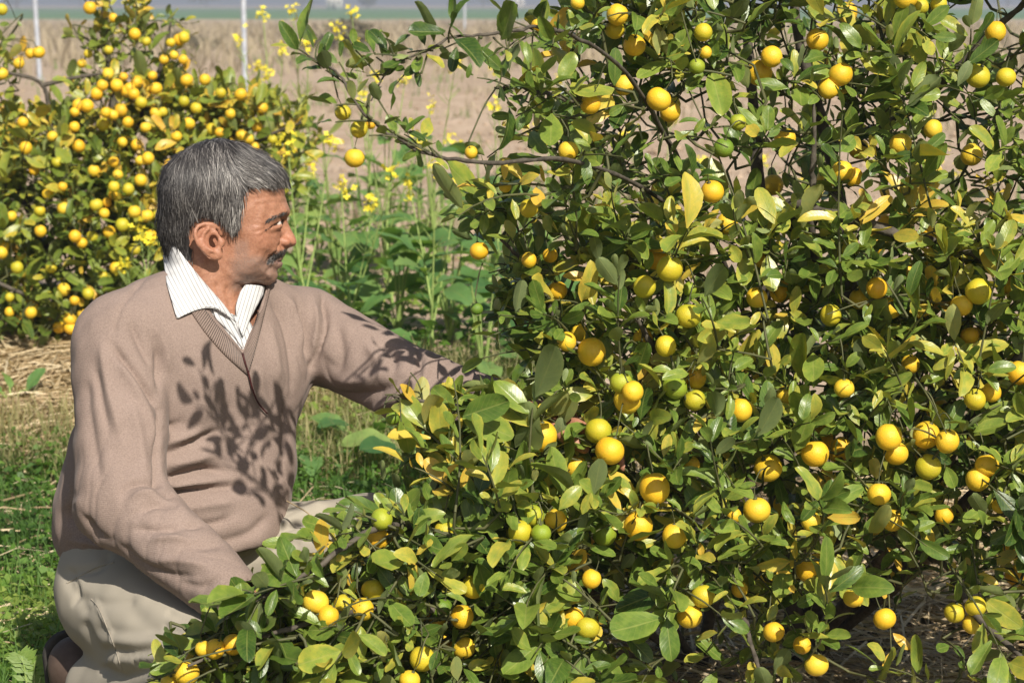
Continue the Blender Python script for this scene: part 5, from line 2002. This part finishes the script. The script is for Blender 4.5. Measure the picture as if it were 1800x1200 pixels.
def broad_leaf(L, seed, lobed=True):
    r = np.random.default_rng(seed)
    na, nc = 12, 7
    t = np.linspace(0, 1, na)
    u = np.linspace(-1, 1, nc)
    T, U = np.meshgrid(t, u, indexing='ij')
    wd = .26 * np.sin(np.pi * np.clip(.10 + .88 * T, 0, 1) ** 1.15) ** .8
    if lobed:
        wd = wd * (1 + .22 * np.sin(T * 24 + r.uniform(0, 6))) * (.45 + .55 * sstep(.15, .5, T))
    wd = np.maximum(wd, .015)
    x = U * wd
    z = .10 * np.abs(U) * wd * 2 + .025 * np.sin(T * 13 + U * 4 + seed) * np.abs(U) - r.uniform(.15, .55) * T ** 2.2
    v = np.stack([x, T, z], -1).reshape(-1, 3) * L
    i, j = np.meshgrid(np.arange(na - 1), np.arange(nc - 1), indexing='ij')
    f = np.stack([i * nc + j, i * nc + j + 1, (i + 1) * nc + j + 1, (i + 1) * nc + j], -1).reshape(-1, 4)
    return v, f, np.stack([U, T], -1).reshape(-1, 2)


def orient(v, p, az, el, rollv=0.0):
    """put a +Y leaf at p heading az, rising el"""
    ca, sa, ce, se = math.cos(az), math.sin(az), math.cos(el), math.sin(el)
    yv = A([ca * ce, sa * ce, se])
    xv = unit(A([sa, -ca, 0]) + A([0, 0, 1]) * rollv)
    zv = np.cross(xv, yv)
    return v @ np.stack([xv, yv, zv]) + p


def flower_head(c, n, R):
    B = Buf()
    for k in range(n):
        p = c + rng.normal(0, R * .45, 3) * A([1, 1, 1.25])
        nn = unit(rng.normal(size=3) * .6 + A([0, -.4, .6]))
        a = unit(np.cross(nn, rng.normal(size=3)))
        b = np.cross(nn, a)
        s = R * rng.uniform(.26, .42)
        for q in range(4):
            th = q * 1.5708
            dr, sd = a * math.cos(th) + b * math.sin(th), -a * math.sin(th) + b * math.cos(th)
            B.add(A([p, p + dr * s * .7 + sd * s * .42, p + dr * s + nn * s * .15, p + dr * s * .7 - sd * s * .42]), A([[0, 1, 2, 3]]))
    return B


def mustard(base_px, base_py, tips, label, leaves=5, lsize=.14, pods=True, leaf_tint=.55):
    leaves += 3
    P, d = ground_at(base_px, base_py)
    root = empty('mustard_plant', P)
    tops = [V(x, y, d + rng.uniform(-.2, .2)) for x, y in tips]
    main = tops[0]
    stem = spline([P, P * .6 + main * .4 + A([rng.normal(0, .03), rng.normal(0, .03), 0]), main], 16)
    B = Buf()
    v, f = tube(stem, np.linspace(.0065, .0016, 16), 6)
    B.add(v, f)
    ends = [(stem, main)]
    for t in tops[1:]:
        k = int(rng.integers(4, 9))
        br = spline([stem[k], stem[k] * .45 + t * .55 + A([0, 0, -.03]), t], 10)
        v, f = tube(br, np.linspace(.0035, .0013, 10), 5)
        B.add(v, f)
        ends.append((br, t))
    link('stem', B.mesh('stem'), root, M_mstem)
    for br, t in ends:
        o = link('flower_cluster', flower_head(t, 16, .030).mesh('flower_cluster', False), root, M_petal)
        o['kind'] = 'stuff'
    if pods:
        B = Buf()
        for br, t in ends:
            L = len(br)
            for k in range(16):
                i = rng.uniform(.45, .93) * (L - 1)
                i0 = int(i)
                p = br[i0] + (br[min(i0 + 1, L - 1)] - br[i0]) * (i - i0)
                a = rng.uniform(0, 6.28)
                dr = unit(A([math.cos(a), math.sin(a), .9]))
                l = rng.uniform(.03, .065)
                v, f = tube([p, p + dr * l * .5, p + dr * l + A([0, 0, .006])], [.0007, .0014, .0005], 4)
                B.add(v, f)
        o = link('seed_pods', B.mesh('seed_pods'), root, M_mstem)
        o['kind'] = 'stuff'
    for k in range(leaves):
        s = int(rng.integers(0, 11))
        az = rng.uniform(0, 6.28)
        v, f, uv = broad_leaf(lsize * rng.uniform(.6, 1.25), int(rng.integers(0, 999)))
        v = orient(v, stem[s], az, rng.uniform(.1, .9), rng.normal(0, .3))
        link('leaf', mesh_np('leaf', v, f, True, uv, np.full(len(v), np.clip(leaf_tint + rng.normal(0, .2), .02, .98))), root, M_weed)
    tag(root, label, 'mustard plant', 'flowering mustard plants behind the man')


mustard(470, 470, [(462, 22), (497, 88), (420, 70), (455, 118)], 'tall flowering mustard right beside the blue grey post', 6)
mustard(525, 500, [(541, 78), (515, 20), (470, 132)], 'tall flowering mustard just right of the man\'s head top', 6)
mustard(610, 520, [(628, 75), (618, 20), (660, 140), (595, 55)], 'tallest flowering mustard rising over the arching branch tip', 6)
mustard(690, 540, [(712, 140), (640, 165), (735, 240)], 'flowering mustard standing below the middle of the arching branch', 5)
mustard(770, 520, [(757, 185), (800, 118), (730, 260)], 'mustard with bare feathery seed head between the arching branches', 6)
mustard(850, 540, [(872, 118), (800, 250), (868, 190)], 'flowering mustard touching the left side of the front bush', 6)
mustard(960, 480, [(965, 185), (985, 140), (930, 230)], 'flowering mustard in front of the bent foot post', 5)
mustard(1150, 470, [(1180, 205), (1100, 235), (1230, 280)], 'flowering mustard seen through the gaps left of the bush centre', 5)
mustard(1400, 480, [(1410, 315), (1340, 280), (1440, 330)], 'flowering mustard seen through the middle of the front bush', 4)
mustard(1640, 480, [(1650, 275), (1600, 330), (1690, 300)], 'flowering mustard seen through the right of the front bush', 4)
mustard(240, 640, [(245, 402), (220, 466), (262, 420)], 'short flowering mustard between the rear bush and the man\'s nape', 4, .09)
mustard(560, 610, [(505, 250), (545, 300), (580, 255)], 'leafy budding mustard just right of the man\'s forehead', 9, .15, True, .55)
mustard(640, 640, [(600, 330), (690, 300), (655, 360)], 'leafy mustard above the outstretched sleeve', 10, .16, True, .55)
mustard(760, 640, [(720, 330), (800, 340), (765, 300)], 'spreading mustard full of thin pods beside the front bush', 10, .16, True, .5)

# broad-leaved weeds
def weed(px, py, n, size, label, tint=.5, rise=.8, lobed=False, tall=.30):
    P, d = ground_at(px, py)
    root = empty('broad_leaf_weed', P)
    B = Buf()
    for k in range(n):
        az = rng.uniform(0, 6.28)
        hh = tall * rng.uniform(.2, 1.2)
        q = P + A([math.cos(az) * .05, math.sin(az) * .05, hh])
        v, f = tube(spline([P, (P + q) / 2 + A([0, 0, .02]), q], 6), [.004, .0035, .003, .003, .0025, .002], 5)
        B.add(v, f)
        v, f, uv = broad_leaf(size * rng.uniform(.65, 1.25), int(rng.integers(0, 999)), lobed)
        v[:, 0] *= 1.1
        v = orient(v, q, az, rng.uniform(-.1, rise), rng.normal(0, .35))
        link('leaf', mesh_np('leaf', v, f, True, uv, np.full(len(v), np.clip(tint + rng.normal(0, .18), .02, .98))), root, M_weed)
    link('stem', B.mesh('stem'), root, M_mstem)
    tag(root, label, 'weed', 'broad leaved weeds behind the man')


weed(600, 560, 13, .17, 'broad pale green weed rising behind the man\'s far shoulder', .45, .9)
weed(700, 590, 13, .17, 'broad leaved weed over the man\'s outstretched upper sleeve', .35, .9)
weed(790, 600, 13, .16, 'broad leaved weed above the man\'s forearm', .35, .8)
weed(900, 610, 13, .17, 'large blue green weed beside the front bush at forearm height', .25, .9)
weed(760, 420, 10, .13, 'lobed weed on the soil below the thin podded mustard tops', .6, .9, True)
weed(850, 450, 10, .14, 'lobed weed on the soil touching the front bush', .5, .9, True)
weed(850, 680, 8, .13, 'leafy weed directly behind the man\'s wrist', .5, .9)
weed(930, 560, 8, .17, 'dark blue green weed half hidden by the front bush', .2, .9)
weed(560, 470, 11, .15, 'pale weed beside the man\'s nose', .6, .9, True)
weed(640, 470, 11, .15, 'pale lobed weed on the soil behind the man', .6, .9, True)
weed(540, 830, 7, .09, 'small weed between the man\'s waist and his knee', .4, .8, False, .08)
weed(640, 800, 9, .11, 'weed on the grass below the outstretched sleeve', .45, .8, False, .10)
weed(720, 840, 8, .11, 'weed just left of the low front branches under the sleeve', .4, .8, False, .10)
weed(118, 835, 4, .10, 'single dark broad weed at the man\'s back', .1, .5, False, .07)
weed(20, 720, 6, .07, 'tiny weed in the straw at the left picture edge', .5, .9, False, .05)


def fern_weed(px, py, d, label):
    P = V(px, py + 90, d)
    P[2] = max(P[2] - .05, gz(P[0], P[1]))
    g = A([P[0], P[1], gz(P[0], P[1])])
    root = empty('feathery_weed', g)
    for k, (tx, ty) in enumerate([(35, 1150), (108, 1165), (62, 1158), (75, 1190)]):
        tip = V(tx, ty, d)
        path = spline([g, g * .35 + tip * .65 + A([0, 0, .03]), tip], 16)
        v, f = tube(path, np.linspace(.003, .0009, 16), 5)
        st = link('frond', mesh_np('frond', v, f), root, M_mstem)
        B = Buf()
        for i in range(5, 16):
            tg = unit(path[min(i + 1, 15)] - path[i - 1])
            sd = unit(np.cross(tg, A([0, -.8, .6])))
            for s in (-1, 1):
                l = .030 * (1 - .5 * abs(i - 9) / 8) * rng.uniform(.8, 1.2)
                a = unit(sd * s + tg * .6)
                b = unit(np.cross(a, A([0, -.8, .6])))
                p = path[i]
                B.add(A([p, p + a * l * .5 + b * l * .2, p + a * l, p + a * l * .5 - b * l * .2]), A([[0, 1, 2, 3]]), A([[0, 0], [1, .5], [0, 1], [-1, .5]]), .7)
        o = link('leaflets', B.mesh('leaflets', False), st, M_clover)
        o['kind'] = 'stuff'
    tag(root, label, 'weed')


weed(590, 480, 9, .12, 'tall leafy weed between the man\'s nose and the hanging fruit', .55, .9, True, .5)
weed(680, 500, 9, .12, 'tall leafy weed behind the hanging fruit spray', .45, .9, True, .5)
weed(770, 520, 9, .12, 'tall weed with dark lobed leaves left of the lone yellow fruit', .3, .9, True, .5)
weed(860, 520, 9, .13, 'tall weed behind the lone low yellow fruit of the front bush', .35, .9, False, .5)
weed(530, 520, 9, .11, 'tall weed just behind the man\'s chin', .55, .9, True, .45)
weed(480, 560, 9, .12, 'weed at the foot of the mustard behind the man\'s neck', .45, .9, True, .4)
fern_weed(60, 1165, 3.62, 'bright feathery weed in the bottom left corner')

# scattered dry and green tufts on the ploughed field
def field_pts(n):
    y = 11 + 38 * rng.random(n) ** 1.2
    x = rng.uniform(-.30, .30, n) * y
    P = np.stack([x, y, gz(x, y)], 1)
    k = vnoise(P * A([.6, .35, 0]), .5, 77) + rng.normal(0, .25, n)
    P = P[k > .45]
    c = P[rng.integers(0, len(P), len(P))]
    return np.where(rng.random((len(P), 1)) < .6, c + np.concatenate([rng.normal(0, .08, (len(P), 2)), np.zeros((len(P), 1))], 1), P)


gb = blades(26000, field_pts, .04, .16, .008, 1.0, lambda P: np.clip(.55 + .3 * vnoise(P, .3, 78) + rng.normal(0, .2, len(P)), 0, 1))
o = link('field_tufts', gb.mesh('field_tufts'), None, M_dry)
tag(o, 'dry tufts scattered over the ploughed soil', kind='stuff')
gb = blades(5000, field_pts, .05, .2, .01, .9, lambda P: np.clip(.5 + rng.normal(0, .2, len(P)), 0, 1))
o = link('green_tufts', gb.mesh('green_tufts'), None, M_clover)
tag(o, 'green tufts scattered over the ploughed soil', kind='stuff')


def clod_pts(n):
    y = 8.5 + 22 * rng.random(n) ** 1.5
    x = rng.uniform(-.28, .28, n) * y
    return np.stack([x, y, gz(x, y)], 1)


cl = clod_pts(2600)
B = Buf()
cube = A([[x, y, z] for x in (-1, 1) for y in (-1, 1) for z in (-1, 1)]) * .8
cfc = A([[0, 1, 3, 2], [4, 6, 7, 5], [0, 4, 5, 1], [2, 3, 7, 6], [0, 2, 6, 4], [1, 5, 7, 3]])
for p in cl:
    B.add(p + (cube + rng.normal(0, .35, (8, 3))) * rng.uniform(.008, .035) * A([1, 1, .7]), cfc)
o = link('soil_clods', B.mesh('soil_clods'), None, ground.data.materials[0])
tag(o, 'broken clods lying on the ploughed soil', kind='stuff')

# ---- low ground cover, grass and straw: nobody could count these
def px_sampler(poly):
    poly = A(poly, float)

    def s(n):
        out = []
        while len(out) < n:
            px = rng.uniform(poly[:, 0].min(), poly[:, 0].max(), 4000)
            py = rng.uniform(poly[:, 1].min(), poly[:, 1].max(), 4000)
            k = in_poly(px, py, poly)
            px, py = px[k], py[k]
            d = CAMZ * FPX / (py - 10)
            for _ in range(12):
                P = V(px, py, d)
                e = P[:, 2] - gz(P[:, 0], P[:, 1])
                d = d * (1 + .6 * e / np.maximum(CAMZ - P[:, 2], .05))
            out.extend(list(V(px, py, d)))
        return A(out[:n])
    return s


def leaflets(n, samp, size, hgt, tfn):
    P = samp(n) + A([0, 0, 1]) * (rng.random((n, 1)) ** 1.5 * hgt + .004)
    a = unit(rng.normal(size=(n, 3)) * A([1, 1, .45]))
    nn = unit(rng.normal(size=(n, 3)) * .5 + A([0, -.25, 1.]))
    b = unit(np.cross(a, nn))
    s = size * rng.uniform(.5, 1.4, (n, 1))
    fold = nn * s * .12
    v = np.stack([P, P + a * s * .55 + b * s * .32 + fold, P + a * s, P + a * s * .55 - b * s * .32 + fold], 1).reshape(-1, 3)
    uv = np.tile(A([[0, 0], [1, .5], [0, 1], [-1, .5]]), (n, 1))
    B = Buf()
    B.add(v, np.arange(4 * n).reshape(-1, 4), uv, np.repeat(tfn(P), 4))
    return B


M_straw = leaf_mat('straw', [(0, (.28, .19, .10)), (.5, (.56, .43, .25)), (1, (.76, .64, .43))], (.5, .4, .24, 1), .65, .12, 0)


def straw_bed(n, samp, lmin, lmax, wid, hgt):
    P = samp(n)
    az = rng.uniform(0, 6.28, n) * .6 + rng.normal(0, .8, n)
    L = rng.uniform(lmin, lmax, n)
    tl = rng.normal(0, .09, n)
    a = np.stack([np.cos(az) * np.cos(tl), np.sin(az) * np.cos(tl), np.sin(tl)], 1)
    c = P + A([0, 0, 1]) * (.006 + rng.random(n) ** 1.6 * hgt)[:, None]
    b = unit(np.cross(a, unit(rng.normal(size=(n, 3)) * .5 + A([0, 0, 1])))) * (wid * rng.uniform(.5, 1.4, n))[:, None]
    bendv = np.cross(a, b)
    bendv = unit(bendv) * (L * rng.normal(0, .05, n))[:, None] + A([0, 0, 1]) * (L * .03)[:, None]
    e0, e1 = c - a * (L / 2)[:, None], c + a * (L / 2)[:, None]
    v = np.stack([e0 - b, e0 + b, c + bendv + b, c + bendv - b, e1 + b, e1 - b], 1).reshape(-1, 3)
    k = np.arange(n)[:, None] * 6
    f = np.concatenate([k + A([0, 1, 2, 3]), k + A([3, 2, 4, 5])])
    B = Buf()
    B.add(v, f, np.tile(A([[-1, 0], [1, 0], [1, .5], [-1, .5], [1, 1], [-1, 1.]]), (n, 1)), np.repeat(rng.random(n), 6))
    return B


GREEN_P = [(-150, 800), (150, 795), (500, 770), (760, 740), (1000, 760), (1000, 1300), (-150, 1300)]
MIX_P = [(-150, 745), (400, 745), (520, 650), (1000, 640), (1000, 860), (-150, 860)]
tf1 = lambda P: np.clip(.42 + .42 * vnoise(P, 1.1, 8) + rng.normal(0, .15, len(P)), 0, 1)
o = link('straw', straw_bed(1500, px_sampler(GREEN_P), .04, .2, .0018, .05).mesh('straw', False), None, M_straw)
tag(o, 'stray dry stems lying in the green ground cover', kind='stuff')
o = link('ground_cover', leaflets(30000, px_sampler(GREEN_P), .021, .065, tf1).mesh('ground_cover', False), None, M_clover)
tag(o, 'dense low green clover like ground cover around the man', kind='stuff')
gb = blades(9000, px_sampler(GREEN_P), .03, .11, .0022, .8, tf1)
o = link('grass', gb.mesh('grass'), None, M_clover)
tag(o, 'short green grass among the ground cover', kind='stuff')
M_mixg = leaf_mat('fading_grass', [(0, (.12, .17, .05)), (.5, (.27, .27, .10)), (1, (.46, .38, .20))], (.3, .28, .14, 1), .7, .25, 0)
gb = blades(9000, px_sampler(MIX_P), .03, .13, .0022, 1.0, lambda P: np.clip(.55 + .35 * vnoise(P, 1.0, 9) + rng.normal(0, .2, len(P)), 0, 1))
o = link('fading_grass', gb.mesh('fading_grass'), None, M_mixg)
tag(o, 'thin half dry grass at the edge of the straw bed', kind='stuff')
o = link('seedlings', leaflets(5000, px_sampler([(480, 330), (980, 330), (980, 760), (480, 760)]), .035, .05, tf1).mesh('seedlings', False), None, M_clover)
tag(o, 'scattered seedlings on the soil behind the man', kind='stuff')

o = link('straw', straw_bed(21000, px_sampler([(-150, 580), (300, 580), (560, 620), (560, 700), (200, 800), (-150, 815)]), .05, .26, .0026, .028).mesh('straw', False), None, M_straw)
tag(o, 'golden straw mulch spread before the rear citrus bush', kind='stuff')


def under_bush(n):
    x = rng.uniform(-.15, 1.9, n)
    y = rng.uniform(3.1, 5.4, n)
    return np.stack([x, y, gz(x, y)], 1)


o = link('straw', straw_bed(15000, under_bush, .06, .28, .0021, .05).mesh('straw', False), None, M_straw)
tag(o, 'dry straw mulch on the ground under the front citrus bush', kind='stuff')
# one bent dry stalk lying over the man's far thigh
cp_ = [V(504, 880, 3.36), V(545, 905, 3.34), V(568, 946, 3.34)]
v, f = tube(spline(cp_, 12), .0011, 5)
o = link('dry_stalk', mesh_np('dry_stalk', v, f), None, M_dstem)
tag(o, 'single bent dry stalk before the man\'s far thigh', 'stalk')
